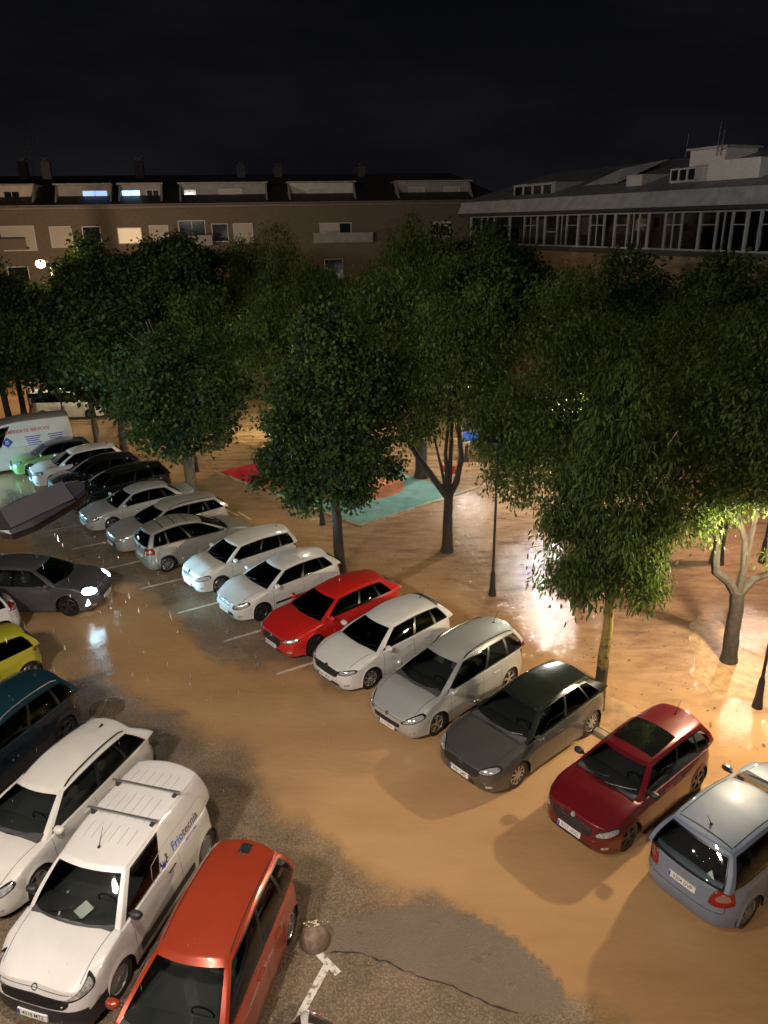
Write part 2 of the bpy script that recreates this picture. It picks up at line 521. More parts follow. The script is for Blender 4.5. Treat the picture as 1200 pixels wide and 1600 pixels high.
    rearf = lambda y, z: cast((xt - 2, y, z), (1, 0, 0))
    def patch(fn, quad, off, nm, mm, parent=root, nu=6, nv=4, rnd=.25, smooth=True, join=None):
        V_ = []; F_ = []; Bk = []
        for v in range(nv + 1):
            for u in range(nu + 1):
                a, b = 2 * u / nu - 1, 2 * v / nv - 1
                a2, b2 = a * math.sqrt(1 - rnd * b * b), b * math.sqrt(1 - rnd * a * a)
                uu, vv = (a2 + 1) / 2, (b2 + 1) / 2
                p = [lerp(lerp(quad[0][t], quad[1][t], uu), lerp(quad[3][t], quad[2][t], uu), vv) for t in (0, 1)]
                h = fn(*p)
                if h is None: return None
                V_.append(h[0] + h[1] * off); Bk.append(h[0] - h[1] * .012)
        w = nu + 1
        for v in range(nv):
            for u in range(nu): F_.append((v * w + u, v * w + u + 1, (v + 1) * w + u + 1, (v + 1) * w + u))
        rim = [u for u in range(w)] + [v * w + nu for v in range(1, nv + 1)] + [nv * w + u for u in range(nu - 1, -1, -1)] + [v * w for v in range(nv - 1, 0, -1)]
        base = len(V_); V_ += [Bk[q] for q in rim]
        for t in range(len(rim)): F_.append((rim[t], base + t, base + (t + 1) % len(rim), rim[(t + 1) % len(rim)]))
        if join is not None: join.add(V_, F_); return None
        o = mk(nm, V_, F_, mm, parent, None, False)
        bm = bmesh.new(); bm.from_mesh(o.data); bmesh.ops.recalc_face_normals(bm, faces=bm.faces)
        for f in bm.faces: f.smooth = smooth
        for e in bm.edges:
            if len(e.link_faces) == 2 and e.calc_face_angle(0) > R(40): e.smooth = False
        bm.to_mesh(o.data); bm.free()
        return o
    def ribbon(fn, pts, w, off, mb):
        P = []
        for a, b in zip(pts, pts[1:]):
            n = max(2, int(math.hypot(b[0] - a[0], b[1] - a[1]) / .06))
            for t in range(n): P.append((lerp(a[0], b[0], t / n), lerp(a[1], b[1], t / n)))
        P.append(pts[-1])
        H_ = [fn(*p) for p in P]; H_ = [h for h in H_ if h is not None]
        if len(H_) < 2: return
        V_ = []; F_ = []
        for i, (p, n) in enumerate(H_):
            t = (H_[min(i + 1, len(H_) - 1)][0] - H_[max(0, i - 1)][0]).normalized(); s = t.cross(n).normalized() * w / 2
            V_ += [p - s + n * off, p + s + n * off]
        for i in range(len(H_) - 1):
            if (H_[i + 1][0] - H_[i][0]).length < .25: F_.append((2 * i, 2 * i + 1, 2 * i + 3, 2 * i + 2))
        mb.add(V_, F_)
    # ---- panel gaps joined into the body
    gap = MB()
    for sg in (1, -1):
        sf = sidef(sg)
        for xd in [d0, d1] + ([d2] if g('doors') == 2 else []):
            ribbon(sf, [(xd, zlow0 + .03), (xd, b0 - .06)], .009, .0015, gap)
        ribbon(sf, [(d2 if g('doors') == 2 else d1, zlow0 + .035), (d0, zlow0 + .035)], .008, .0015, gap)
        ribbon(topf, [(xc + .02, sg * W2 * .80), (xn - .30, sg * W2 * .74)], .010, .0015, gap)
        ribbon(rearf, [(sg * W2 * .80, .55), (sg * W2 * .80, b1 - .09)], .010, .0015, gap)
    ribbon(frontf, [(-W2 * .68, zn - .055), (W2 * .68, zn - .055)], .010, .002, gap)
    ribbon(rearf, [(-W2 * .80, .53), (W2 * .80, .53)], .012, .0015, gap)
    gap.build('panel_gap', M_GAP, body)
    # ---- underbody and wheel housings
    ub = MB()
    ub.box(((xn + xt) / 2, 0, .30), (L_ - .5, Wd - .55, .16))
    for xa in (xf, xr_):
        for sg in (1, -1):
            V_ = []; F_ = []
            for t in range(15):
                a = -.35 + (PI + .7) * t / 14
                for yy in (W2 * .955, W2 * .955 - .30): V_.append((xa + (Ra - .004) * math.cos(a), sg * yy, r + (Ra - .004) * math.sin(a)))
            for t in range(14): F_.append((2 * t, 2 * t + 1, 2 * t + 3, 2 * t + 2))
            ub.add(V_, F_)
            ub.box((xa, sg * (W2 - .34), r + .05), (2 * Ra - .02, .02, 2 * r))
        ub.box(((xf + xr_) / 2, 0, .42), (.2, Wd - .7, .1))
    ub.build('underbody', M_BLACK, root)
    # ---- lamps
    for sg in (1, -1):
        q0 = g('hl'); mxh = sum(p[0] for p in q0) / 4; mzh = sum(p[1] for p in q0) / 4
        S['hl'] = [(mxh + (p[0] - mxh) * 1.12, mzh + (p[1] - mzh) * 1.3) for p in q0] if sg == 1 else S['hl']
        h = patch(wrapf(sg), g('hl'), .006, 'headlight', M_LAMPH, nu=8, rnd=.35)
        if h:
            ql = g('hl'); cx_ = sum(p[0] for p in ql) / 4; cz_ = sum(p[1] for p in ql) / 4
            q2 = [(lerp(cx_, p[0], .80), lerp(cz_, p[1], .72)) for p in ql]
            if S['lit']:
                patch(wrapf(sg), q2, .014, 'lamp_lens', M_LIT, h, nu=6, rnd=.4)
                patch(wrapf(sg), [(46, .40), (52, .34), (54, .36), (49, .60)], .014, 'running_light', M_LITBAR, root, nu=3, rnd=.1)
            else: patch(wrapf(sg), q2, .012, 'lamp_lens', M_LAMP, h, nu=6, rnd=.4)
        t = patch(wrapr(sg), g('tl'), .008, 'taillight', M_TAIL, nu=6, rnd=.3)
        if t:
            ql = g('tl'); cx_ = sum(p[0] for p in ql) / 4; cz_ = sum(p[1] for p in ql) / 4
            patch(wrapr(sg), [(lerp(cx_, p[0], .6), lerp(cz_ - .04, p[1], .35)) for p in ql], .013, 'lamp_lens', M_TAILC, t, nu=4, rnd=.4)
        if g('fog'): patch(wrapf(sg), [(36, .30), (44, .31), (44, .37), (36, .36)], .006, 'fog_light', M_LAMP, nu=4)
    gw, gz0, gz1 = g('grille'); gw *= 1.12; gz1 += .02; gz0 -= .01
    gr_ = patch(frontf, [(-gw, gz0), (gw, gz0), (gw * 1.12, gz1), (-gw * 1.12, gz1)], .005, 'grille', M_GRILLE, nu=8, rnd=.18)
    if gr_:
        mb = MB()
        for t in (.25, .5, .75): ribbon(frontf, [(-gw * .92, lerp(gz0, gz1, t)), (gw * .92, lerp(gz0, gz1, t))], .008, .009, mb)
        mb.build('grille_bar', M_SEAL if g('bump') else mat('dull trim', (.12, .12, .12), .3, .6), gr_)
    iw, iz0, iz1 = g('intake')
    patch(frontf, [(-iw, iz0), (iw, iz0), (iw * .9, iz1), (-iw * .9, iz1)], .004, 'air_intake', M_GRILLE, nu=8, rnd=.15)
    # ---- emblem
    def disc(fn, a, b, rad, nm, kind):
        h = fn(a, b)
        if h is None: return
        p, n = h; n = n.normalized(); u = Vector((0, 1, 0)); u = (u - n * u.dot(n)).normalized(); v = n.cross(u)
        mb = MB()
        if kind == 'diamond': ring = [(0, 1.25), (.8, 0), (0, -1.25), (-.8, 0)]; inn = .55
        else: ring = [(math.cos(2 * PI * t / 16), math.sin(2 * PI * t / 16)) for t in range(16)]; inn = .72
        n_ = len(ring)
        Vv = [p + (u * x + v * y) * rad * s_ + n * o_ for s_, o_ in ((1, .002), (.92, .014), (inn, .014), (inn, .004)) for x, y in ring]
        Ff = [(l * n_ + t, l * n_ + (t + 1) % n_, (l + 1) * n_ + (t + 1) % n_, (l + 1) * n_ + t) for l in range(3) for t in range(n_)]
        mb.add(Vv, Ff)
        if kind == 'bolt':
            z_ = [(-.95, -.12), (.15, .1), (-.1, .12), (.95, .12), (-.15, -.1), (.1, -.12)]
            mb.add([p + (u * x + v * y) * rad + n * .012 for x, y in z_], [(0, 4, 3, 1)])
        if kind == 'lion':
            z_ = [(-.5, -.8), (-.1, -.3), (.0, -.85), (.35, -.8), (.3, -.1), (.75, .1), (.3, .3), (.1, .8), (-.45, .6), (-.6, .1)]
            mb.add([p + (u * x + v * y) * rad * .8 + n * .015 for x, y in z_], [tuple(range(len(z_)))])
        if kind == 'ring':
            mb.add([p + (u * x + v * y) * rad * .72 + n * .006 for x, y in ring], [tuple(range(n_))])
        mb.build(nm, M_CHROME, root)
    disc(frontf, 0, lerp(gz0, zn, .82), .055, 'emblem', g('emblem'))
    disc(rearf, 0, .88 if dk is None else .80, .05, 'emblem', g('emblem'))
    # ---- plates
    def plate(fn, z, sgx, txt, yo=0):
        h = fn(yo, z)
        if h is None: return
        p = h[0] + Vector((sgx * .012, 0, 0)); u = Vector((0, sgx, 0)); v = Vector((-sgx * .1, 0, 1)).normalized(); n = u.cross(v)
        if n.x * sgx < 0: n = -n
        mb = MB()
        cor = [(-.26, -.055), (.26, -.055), (.26, .055), (-.26, .055)]
        A = [p + u * x + v * y + n * .010 for x, y in cor]; B = [p + u * x + v * y - n * .02 for x, y in cor]
        mb.add(A + B, [(0, 1, 2, 3), (0, 4, 5, 1), (1, 5, 6, 2), (2, 6, 7, 3), (3, 7, 4, 0), (7, 6, 5, 4)])
        po = mb.build('number_plate', M_PLATE, root)
        mb = MB(); mb.add([p + u * x + v * y + n * .0115 for x, y in [(-.255, -.05), (-.215, -.05), (-.215, .05), (-.255, .05)]], [(0, 1, 2, 3)])
        mb.build('country_band', M_BLUE, po)
        if txt:
            tv, tf = text2d(txt, .098, .006)
            mb = MB(); mb.add([p + u * (q.x * .92 + .02) + v * (q.y) + n * .012 for q in tv], tf)
            mb.build('plate_lettering', M_INK, po)
    plate(frontf, g('platez'), 1, g('plate'))
    if g('rplate') is not None: plate(rearf, g('rplatez'), -1, g('rplate'))
    # ---- mirrors
    mm = g('mirror') or P_
    for sg in (1, -1):
        xm_ = xc - .30; zm = b0 + .06
        hh = cast((xm_, sg * 3, b0 + .02), (0, -sg, 0)); yy = abs(hh[0].y) if hh else W2 * .9
        bm = bmesh.new(); bmesh.ops.create_icosphere(bm, subdivisions=3, radius=1)
        for v in bm.verts:
            c = v.co; e = .75
            c.x = math.copysign(abs(c.x) ** e, c.x); c.y = math.copysign(abs(c.y) ** e, c.y); c.z = math.copysign(abs(c.z) ** e, c.z)
            if c.x < -.3: c.x = -.3
            c.x *= .085; c.y *= .105; c.z *= .068
            c += Vector((xm_ + .02 - .02 * abs(c.y), sg * (yy + .135), zm + .02))
        Vv = [v.co.copy() for v in bm.verts]; Ff = [[v.index for v in f.verts] for f in bm.faces]; bm.free()
        mo = MB().add(Vv, Ff).build('wing_mirror', mm, root, True)
        MB().tube([(xm_ + .01, sg * (yy - .03), zm - .02), (xm_ + .01, sg * (yy + .08), zm)], [.03, .025], n=8).build('mirror_arm', M_BLACK, mo)
        MB().box((xm_ - .008, sg * (yy + .135), zm + .02), (.004, .16, .095)).build('mirror_glass', M_CHROME, mo)
    # ---- door handles, side trim
    for sg in (1, -1):
        sf = sidef(sg); s_ = 'left' if sg == 1 else 'right'
        for tg, xd in (('doorf' + s_, d1 + .14), ('doorr' + s_, d2 + .12)):
            if tg not in LP: continue
            a = sf(xd, b0 - .14); b = sf(xd + .20, b0 - .145)
            if a and b:
                mb = MB(); o_ = a[1] * .022
                mb.tube([a[0] - a[1] * .005, a[0] + o_, b[0] + o_, b[0] - b[1] * .005], .013, n=6)
                mb.build('door_handle', bump_m if g('bump') else P_, LP[tg], True)
            if g('sidetrim'):
                mb = MB(); x0, x1 = (d1 + .04, d0 - .04) if tg.startswith('doorf') else (d2 + .04, d1 - .04)
                ribbon(sf, [(x0, .46), (x1, .46)], .07, .009, mb); mb.build('rub_strip', M_BLACK if S['sidetrim'] == 'black' else P_, LP[tg])
    # ---- wheels
    for xa in (xf, xr_):
        for sg in (1, -1):
            yo = W2 - .035
            w = MB(); w.lathe([(.02, -.06), (.19, -.06), (.205, -.13), (.205, -.02)] , n=20, axis='y', cap=False)
            V0 = [Vector((xa + v[0], sg * (yo + v[1] if True else 0), r + v[2])) for v in w.V]
            w.V = [tuple(v) for v in V0]
            wo = w.build('wheel', M_SEAL, root, True)
            ty = MB(); ty.lathe([(r * .66, -.19), (r * .93, -.2), (r, -.175), (r, -.03), (r * .975, -.005), (r * .93, 0), (r * .78, -.006), (r * .69, -.012), (r * .66, -.03)], n=28, axis='y', cap=False)
            ty.V = [(xa + v[0], sg * (yo + v[1]), r + v[2]) for v in ty.V]
            ty.build('tyre', M_RUBBER, wo, True)
            rm = MB(); ro = r * .68
            rm.lathe([(ro, -.015), (ro * .95, -.008), (ro * .90, -.02), (ro * .88, -.06)], n=28, axis='y', cap=False)
            rm.lathe([(.001, -.006), (.045, -.010), (.06, -.03)], n=12, axis='y', cap=False)
            ns = g('spokes')
            if g('rims') == 'steel':
                rm.lathe([(.05, -.02), (.10, -.012), (ro * .72, -.03), (ro * .80, -.028), (ro * .9, -.035)], n=24, axis='y', cap=False)
            else:
                for q in range(ns):
                    a = 2 * PI * q / ns + .3; tw = .0 if ns < 7 else .18
                    ca, sa = math.cos(a), math.sin(a); cb_, sb_ = math.cos(a + tw), math.sin(a + tw)
                    w0, w1 = (.030, .042) if ns <= 5 else (.02, .022)
                    def pt(rad, wd, yv, c_, s__): return (c_ * rad - s__ * wd, yv, s__ * rad + c_ * wd)
                    A = [pt(.04, -w0, -.012, ca, sa), pt(.04, w0, -.012, ca, sa), pt(ro * .92, w1, -.016, cb_, sb_), pt(ro * .92, -w1, -.016, cb_, sb_)]
                    B = [(p[0], p[1] - .035, p[2]) for p in A]
                    rm.add(A + B, [(0, 1, 2, 3), (0, 4, 5, 1), (1, 5, 6, 2), (2, 6, 7, 3), (3, 7, 4, 0)])
            rm.V = [(xa + v[0], sg * (yo + v[1]), r + v[2]) for v in rm.V]
            rm.build('rim', {'alloy': M_ALLOY, 'dark': M_ALLOYD, 'steel': M_STEEL}[g('rims')], wo, g('rims') == 'steel')
    # ---- wipers
    if g('wipers'):
        for y0, y1 in ((-.55, .05), (.02, .62)):
            pts = []
            for t in range(6):
                y = lerp(y0, y1, t / 5); x = xc + .14 * (1 - (y / W3) ** 2) - .05 - .13 * t / 5
                h = topf(x, y * .95)
                if h: pts.append(h[0] + h[1] * .014)
            if len(pts) > 2: MB().tube(pts, .008, n=5).build('wiper', M_SEAL, root)
    # ---- antenna, rails
    ant = g('ant')
    if ant in ('fin', 'rod', 'frontrod'):
        xa_ = xrr + .22 if ant != 'frontrod' else xrf - .18
        h = topf(xa_, 0)
        if h:
            p = h[0]
            if ant == 'fin':
                MB().add([p + Vector(q) for q in [(.09, -.018, -.01), (.09, .018, -.01), (-.05, .022, -.01), (-.05, -.022, -.01), (-.045, 0, .065), (-.02, 0, .055)]],
                         [(0, 1, 5), (1, 2, 4, 5), (2, 3, 4), (3, 0, 5, 4)]).build('aerial', M_BLACK, root)
            else:
                MB().lathe([(.03, -.01), (.022, .025), (.008, .035)], p, n=10).tube([p + Vector((0, 0, .02)), p + Vector((-.12, 0, .20)), p + Vector((-.17, 0, .28))], [.007, .005, .003], n=5).build('aerial', M_BLACK, root)
    if g('rails'):
        for sg in (1, -1):
            pts = []
            for t in range(13):
                x = lerp(xrr + .12, xrf - .08, t / 12); y = sg * lerp(wrr, wr, clamp(t / 8)) * .93
                h = topf(x, y)
                if h: pts.append(h[0] + Vector((0, 0, .035 if 0 < t < 12 else -.005)))
            MB().tube(pts, .016, n=6).build('roof_rail', g('rails'), root, True)
    if g('bar'):
        for fx in g('bar'):
            x = lerp(xrr, xrf, fx); e = []
            for sg in (1, -1):
                h = topf(x, sg * wr * .92); e.append(h[0])
            zb = max(q.z for q in e) + .10
            bo = MB().box((x, 0, zb), (.045, wr * 2.12, .03), bev=.01).build('roof_bar', mat('bar metal', (.35, .35, .36), .3, .8), root)
            for q, sg in zip(e, (1, -1)):
                MB().add([(x - .06, q.y, q.z - .01), (x + .06, q.y, q.z - .01), (x + .03, q.y * 1.02, zb - .012), (x - .03, q.y * 1.02, zb - .012),
                          (x - .06, q.y * .88, q.z - .0), (x + .06, q.y * .88, q.z - .0), (x + .03, q.y * .95, zb - .012), (x - .03, q.y * .95, zb - .012)],
                         [(0, 1, 2, 3), (4, 7, 6, 5), (0, 4, 5, 1), (1, 5, 6, 2), (2, 6, 7, 3), (3, 7, 4, 0)]).build('bar_foot', M_BLACK, bo)
    # ---- interior
    if g('interior'):
        xd = xc - .20
        MB().box((xd + .05, 0, b0 + .0), (.42, W3 * 1.75, .10), bev=.03).build('dashboard', M_IN, root, True)
        mb = MB(); V_ = []
        mb.tube([(xd - .22 + .03 * math.cos(t * PI / 6), .36 + .17 * math.sin(t * PI / 6), b0 + .04 + .17 * math.cos(t * PI / 6)) for t in range(13)], .014, n=6)
        mb.build('steering_wheel', M_SEAL, root, True)
        for sy in (.36, -.36):
            mb = MB(); mb.box((xd - .92, sy, b0 + .02), (.14, .46, .44), ry=R(-14), bev=.05); mb.box((xd - .98, sy, b0 + .34), (.09, .26, .17), ry=R(-10), bev=.035)
            mb.build('front_seat', M_SEAT, root, True)
        if not S.get('cargo'):
            MB().box((xd - 1.75, 0, b0 + .02), (.16, 1.15, .36), ry=R(-16), bev=.05).build('rear_seat', M_SEAT, root, True)
    tools = dict(root=root, patch=patch, ribbon=ribbon, top=topf, side=sidef, front=frontf, rear=rearf, wrapr=wrapr, wrapf=wrapf, xc=xc, xn=xn, xt=xt,
                 xrf=xrf, xrr=xrr, xf=xf, xr=xr_, W2=W2, body=body, LP=LP, CP=CP, wr=wr, b0=b0, d0=d0, d1=d1, cast=cast, r=r, Ra=Ra)
    return tools

def car_at(flx, fly, head, wb, W, which='FL'):
    """origin of a car whose given wheel touches the ground at (flx, fly)"""
    sx = wb / 2 * (1 if which[0] == 'F' else -1); sy = (W / 2 - .06) * (1 if which[1] == 'L' else -1)
    c, s = math.cos(head), math.sin(head)
    return (flx - (c * sx - s * sy), fly - (s * sx + c * sy), 0)
# ------------------------------------------------------------------ ground sheets
def fbm(x, y, seed=0, octs=5, sc=1.0):
    """smooth value noise on arrays"""
    rs = np.random.RandomState(seed); out_ = np.zeros_like(x); amp = 1.; tot = 0
    for o in range(octs):
        g_ = rs.rand(128, 128); xx = x * sc * 2 ** o + 37.1 * o; yy = y * sc * 2 ** o + 11.7 * o
        xi = np.floor(xx).astype(int); yi = np.floor(yy).astype(int); fx = xx - xi; fy = yy - yi
        fx = fx * fx * (3 - 2 * fx); fy = fy * fy * (3 - 2 * fy)
        a = g_[xi % 128, yi % 128]; b = g_[(xi + 1) % 128, yi % 128]; c_ = g_[xi % 128, (yi + 1) % 128]; d = g_[(xi + 1) % 128, (yi + 1) % 128]
        out_ += amp * ((a * (1 - fx) + b * fx) * (1 - fy) + (c_ * (1 - fx) + d * fx) * fy); tot += amp; amp *= .5
    return out_ / tot
def poly_sd(px, py, poly):
    """signed distance to a polygon, positive inside"""
    d = np.full(px.shape, 1e9); ins = np.zeros(px.shape, bool); n = len(poly)
    for i in range(n):
        x0, y0 = poly[i]; x1, y1 = poly[(i + 1) % n]; ex, ey = x1 - x0, y1 - y0
        t = np.clip(((px - x0) * ex + (py - y0) * ey) / (ex * ex + ey * ey), 0, 1)
        d = np.minimum(d, np.hypot(px - x0 - t * ex, py - y0 - t * ey))
        c_ = ((y0 > py) != (y1 > py)) & (px < (x1 - x0) * (py - y0) / (y1 - y0 + 1e-12) + x0); ins ^= c_
    return np.where(ins, d, -d)
def sstep(a, b, x):
    t = np.clip((x - a) / (b - a), 0, 1); return t * t * (3 - 2 * t)

ASPH1 = [(-8.32, 7.14), (-9.87, 14.35), (-9.03, 16.59), (-7.04, 17.11), (-5.06, 15.93), (-3.08, 14.51), (-2.24, 12.53), (-1.09, 10.99), (-0.24, 10.31), (0.56, 10.02), (1.64, 9.60), (2.47, 8.81), (2.84, 8.16), (3.23, 7.47), (2.36, 6.18), (-7.27, 5.64)]
PATCH = [(-1.18, 9.66), (-0.12, 9.94), (0.51, 10.06), (1.44, 9.78), (2.04, 9.35), (2.49, 8.86), (2.71, 8.47), (2.74, 8.08), (2.41, 8.00), (1.92, 8.01), (1.36, 8.26), (0.89, 8.51), (0.39, 8.68), (-0.13, 8.95), (-0.55, 9.11), (-1.14, 9.13)]
SLOTS = [(-12.57, 30.96), (-6.48, 25.88), (-2.44, 20.80), (-0.77, 17.53), (-0.09, 15.52), (-1.74, 16.66), (-3.20, 17.60), (-4.98, 18.64), (-6.76, 20.55), (-8.49, 22.32), (-12.57, 25.00), (-18.10, 33.82)]
CREST = [(-12.16, 21.15), (-9.53, 20.06), (-7.34, 18.05), (-7.68, 16.98), (-9.41, 17.49), (-11.25, 19.19)]
SAND = [(8.67, 18.88), (9.72, 20.36), (10.03, 18.84), (11.00, 16.85), (10.61, 14.97), (9.16, 15.78), (8.16, 16.08), (8.21, 17.24)]

def lot_attrs(X, Y):
    n1 = fbm(X, Y, 3, 5, .45) - .5; n2 = fbm(X, Y, 9, 5, 1.3) - .5
    base = np.full(X.shape, .92)
    a = poly_sd(X, Y, ASPH1) + n1 * 2.2 + n2 * .6
    mud = base - .80 * sstep(-.7, .9, a)
    p = poly_sd(X, Y, PATCH) + n2 * .12
    mud = np.where(p > 0, np.minimum(mud, .12), mud); mud = mud - 0 * p
    s = poly_sd(X, Y, SLOTS) + n1 * 2.0 + n2 * .9
    mud = mud - .62 * sstep(-.6, .7, s)
    c_ = poly_sd(X, Y, CREST) + n1 * 1.6
    mud = mud - .45 * sstep(-.5, .6, c_)
    patch = sstep(-.02, .05, p) * (1 - sstep(.0, .9, X * .35 + Y * .9 - 9.95 + n2 * 1.0) * .55)
    rip = sstep(1.0, 4.0, (X * .74 + Y * .67) - 13.8 + n1 * 3)      # moving water towards the park side
    far = sstep(14., 19., Y + n1 * 4)
    return np.clip(mud, 0, 1), np.clip(patch, 0, 1), np.clip(rip, 0, 1), np.clip(far, 0, 1)

def attr_sheet(name, x0, x1, y0, y1, st, z, mm, kind='structure', hfn=None):
    nx = int((x1 - x0) / st) + 1; ny = int((y1 - y0) / st) + 1
    X, Y = np.meshgrid(np.linspace(x0, x1, nx), np.linspace(y0, y1, ny))
    Zz = np.full(X.shape, z) if hfn is None else z + hfn(X, Y)
    V = np.stack([X.ravel(), Y.ravel(), Zz.ravel()], 1).astype(np.float32)
    i = np.arange(nx * ny).reshape(ny, nx)
    Q = np.stack([i[:-1, :-1], i[:-1, 1:], i[1:, 1:], i[1:, :-1]], -1).reshape(-1, 4)
    me = bpy.data.meshes.new(name); me.vertices.add(len(V)); me.vertices.foreach_set('co', V.ravel())
    me.loops.add(Q.size); me.loops.foreach_set('vertex_index', Q.ravel().astype(np.int32))
    me.polygons.add(len(Q)); me.polygons.foreach_set('loop_start', np.arange(0, Q.size, 4, dtype=np.int32)); me.polygons.foreach_set('loop_total', np.full(len(Q), 4, np.int32))
    me.update(); me.validate()
    me.polygons.foreach_set('use_smooth', [True] * len(Q))
    A = lot_attrs(X.ravel(), Y.ravel())
    at = me.color_attributes.new('cover', 'FLOAT_COLOR', 'POINT')
    at.data.foreach_set('color', np.stack([A[0], A[1], A[2], A[3]], 1).astype(np.float32).ravel())
    me.materials.append(mm)
    o = bpy.data.objects.new(name, me); COL.objects.link(o); o['kind'] = kind
    return o

def lot_material():
    M = bpy.data.materials.new('flooded asphalt'); M.use_nodes = True; n = M.node_tree; b = n.nodes['Principled BSDF']; lk = n.links.new
    def node(t, **kw):
        q = n.nodes.new(t)
        for k, v in kw.items():
            if k.startswith('_'): setattr(q, k[1:], v)
            else: q.inputs[k.replace('__', ' ')].default_value = v
        return q
    tc_ = node('ShaderNodeTexCoord'); at = node('ShaderNodeVertexColor', _layer_name='cover'); sp = node('ShaderNodeSeparateColor')
    lk(at.outputs['Color'], sp.inputs[0])
    def noise(sc, det=5, rough=.55, vec=None):
        q = node('ShaderNodeTexNoise', Scale=sc, Detail=det, Roughness=rough); lk(vec or tc_.outputs['Object'], q.inputs['Vector']); return q
    def ramp(src, stops):
        q = node('ShaderNodeValToRGB'); e = q.color_ramp.elements
        while len(e) < len(stops): e.new(.5)
        for i, (p, c) in enumerate(stops): e[i].position = p; e[i].color = (*c, 1)
        lk(src, q.inputs['Fac']); return q
    def math_(op, a, b_=None, cl=False):
        q = node('ShaderNodeMath', _operation=op, _use_clamp=cl)
        for i, v in enumerate((a, b_)):
            if v is None: continue
            if isinstance(v, (int, float)): q.inputs[i].default_value = v
            else: lk(v, q.inputs[i])
        return q.outputs[0]
    def mixc(f, a, b_, bt='MIX'):
        q = node('ShaderNodeMix', _data_type='RGBA', _blend_type=bt)
        if isinstance(f, (int, float)): q.inputs['Factor'].default_value = f
        else: lk(f, q.inputs['Factor'])
        for s_, v in (('A', a), ('B', b_)):
            if isinstance(v, tuple): q.inputs[s_].default_value = (*v, 1)
            else: lk(v, q.inputs[s_])
        return q.outputs['Result']
    # stones of the asphalt
    vo = node('ShaderNodeTexVoronoi', Scale=26.); lk(tc_.outputs['Object'], vo.inputs['Vector'])
    st = ramp(vo.outputs['Distance'], [(.0, (.42, .32, .21)), (.30, (.25, .19, .13)), (.62, (.06, .048, .036))])
    g1 = noise(26, 6, .75); gcol = ramp(g1.outputs['Fac'], [(.30, (.11, .09, .068)), (.5, (.24, .19, .135)), (.72, (.40, .31, .215))])
    g2 = noise(.9, 5, .6)
    asph = mixc(.5, st.outputs[0], gcol.outputs[0])
    tone = ramp(g2.outputs['Fac'], [(.3, (.72, .70, .68)), (.7, (1.12, 1.05, .95))])
    asph = mixc(1.0, asph, tone.outputs[0], 'MULTIPLY')
    # smoother dark repair patch
    g3 = noise(60, 4, .7); pc = ramp(g3.outputs['Fac'], [(.3, (.10, .078, .060)), (.7, (.24, .185, .14))])
    asph = mixc(sp.outputs['Green'], asph, pc.outputs[0])
    # mud water: thick ochre silt, streaked
    mp_ = node('ShaderNodeMapping'); mp_.inputs['Rotation'].default_value = (0, 0, R(42)); mp_.inputs['Scale'].default_value = (.35, 1.1, 1)
    lk(tc_.outputs['Object'], mp_.inputs['Vector'])
    s1 = noise(.55, 7, .62, mp_.outputs[0])
    mud = ramp(s1.outputs['Fac'], [(.30, (.35, .208, .098)), (.48, (.42, .252, .122)), (.66, (.47, .29, .146))])
    s2 = noise(2.2, 6, .65, mp_.outputs[0])
    rip_c = ramp(s2.outputs['Fac'], [(.30, (.16, .098, .062)), (.50, (.29, .18, .11)), (.72, (.40, .265, .165))])
    mudc = mixc(sp.outputs['Blue'], mud.outputs[0], rip_c.outputs[0])
    # thickness with a ragged edge
    e1 = noise(1.6, 7, .7); f = math_('ADD', sp.outputs['Red'], math_('MULTIPLY', math_('SUBTRACT', e1.outputs['Fac'], .5), .55))
    fm = node('ShaderNodeMapRange', _interpolation_type='SMOOTHSTEP'); fm.inputs[1].default_value = .14; fm.inputs[2].default_value = .74; lk(f, fm.inputs[0])
    col = mixc(fm.outputs[0], asph, mudc)
    lk(col, b.inputs['Base Color'])
    # wetness
    rw = noise(1.1, 6, .6)
    rr = node('ShaderNodeMapRange'); rr.inputs[1].default_value = .35; rr.inputs[2].default_value = .68; rr.inputs[3].default_value = .22; rr.inputs[4].default_value = .62; lk(rw.outputs['Fac'], rr.inputs[0])
    rf = node('ShaderNodeMix', _data_type='FLOAT'); lk(fm.outputs[0], rf.inputs['Factor']); lk(rr.outputs[0], rf.inputs['A']); rf.inputs['B'].default_value = .05
    lk(rf.outputs['Result'], b.inputs['Roughness'])
    b.inputs['Specular IOR Level'].default_value = .5
    # bumps: stones where dry; rain-pocked and flowing ripples where wet
    mp2 = node('ShaderNodeMapping'); mp2.inputs['Rotation'].default_value = (0, 0, R(42)); mp2.inputs['Scale'].default_value = (.7, 1.3, 1); lk(tc_.outputs['Object'], mp2.inputs['Vector'])
    r1 = noise(5.5, 5, .62, mp2.outputs[0]); r2 = noise(12, 4, .7, mp2.outputs[0]); r3 = noise(1.4, 3, .5, mp2.outputs[0])
    rip = math_('ADD', math_('ADD', math_('MULTIPLY', r1.outputs['Fac'], .009), math_('MULTIPLY', r2.outputs['Fac'], .015)), math_('MULTIPLY', r3.outputs['Fac'], .006))
    calm = math_('ADD', math_('MULTIPLY', r2.outputs['Fac'], .0035), math_('MULTIPLY', r1.outputs['Fac'], .010))
    fmx = node('ShaderNodeMix', _data_type='FLOAT'); lk(math_('MULTIPLY', sp.outputs['Blue'], 1.0), fmx.inputs['Factor']); lk(calm, fmx.inputs['A']); lk(rip, fmx.inputs['B'])
    asb = math_('ADD', math_('MULTIPLY', vo.outputs['Distance'], -.010), math_('MULTIPLY', g1.outputs['Fac'], .012))
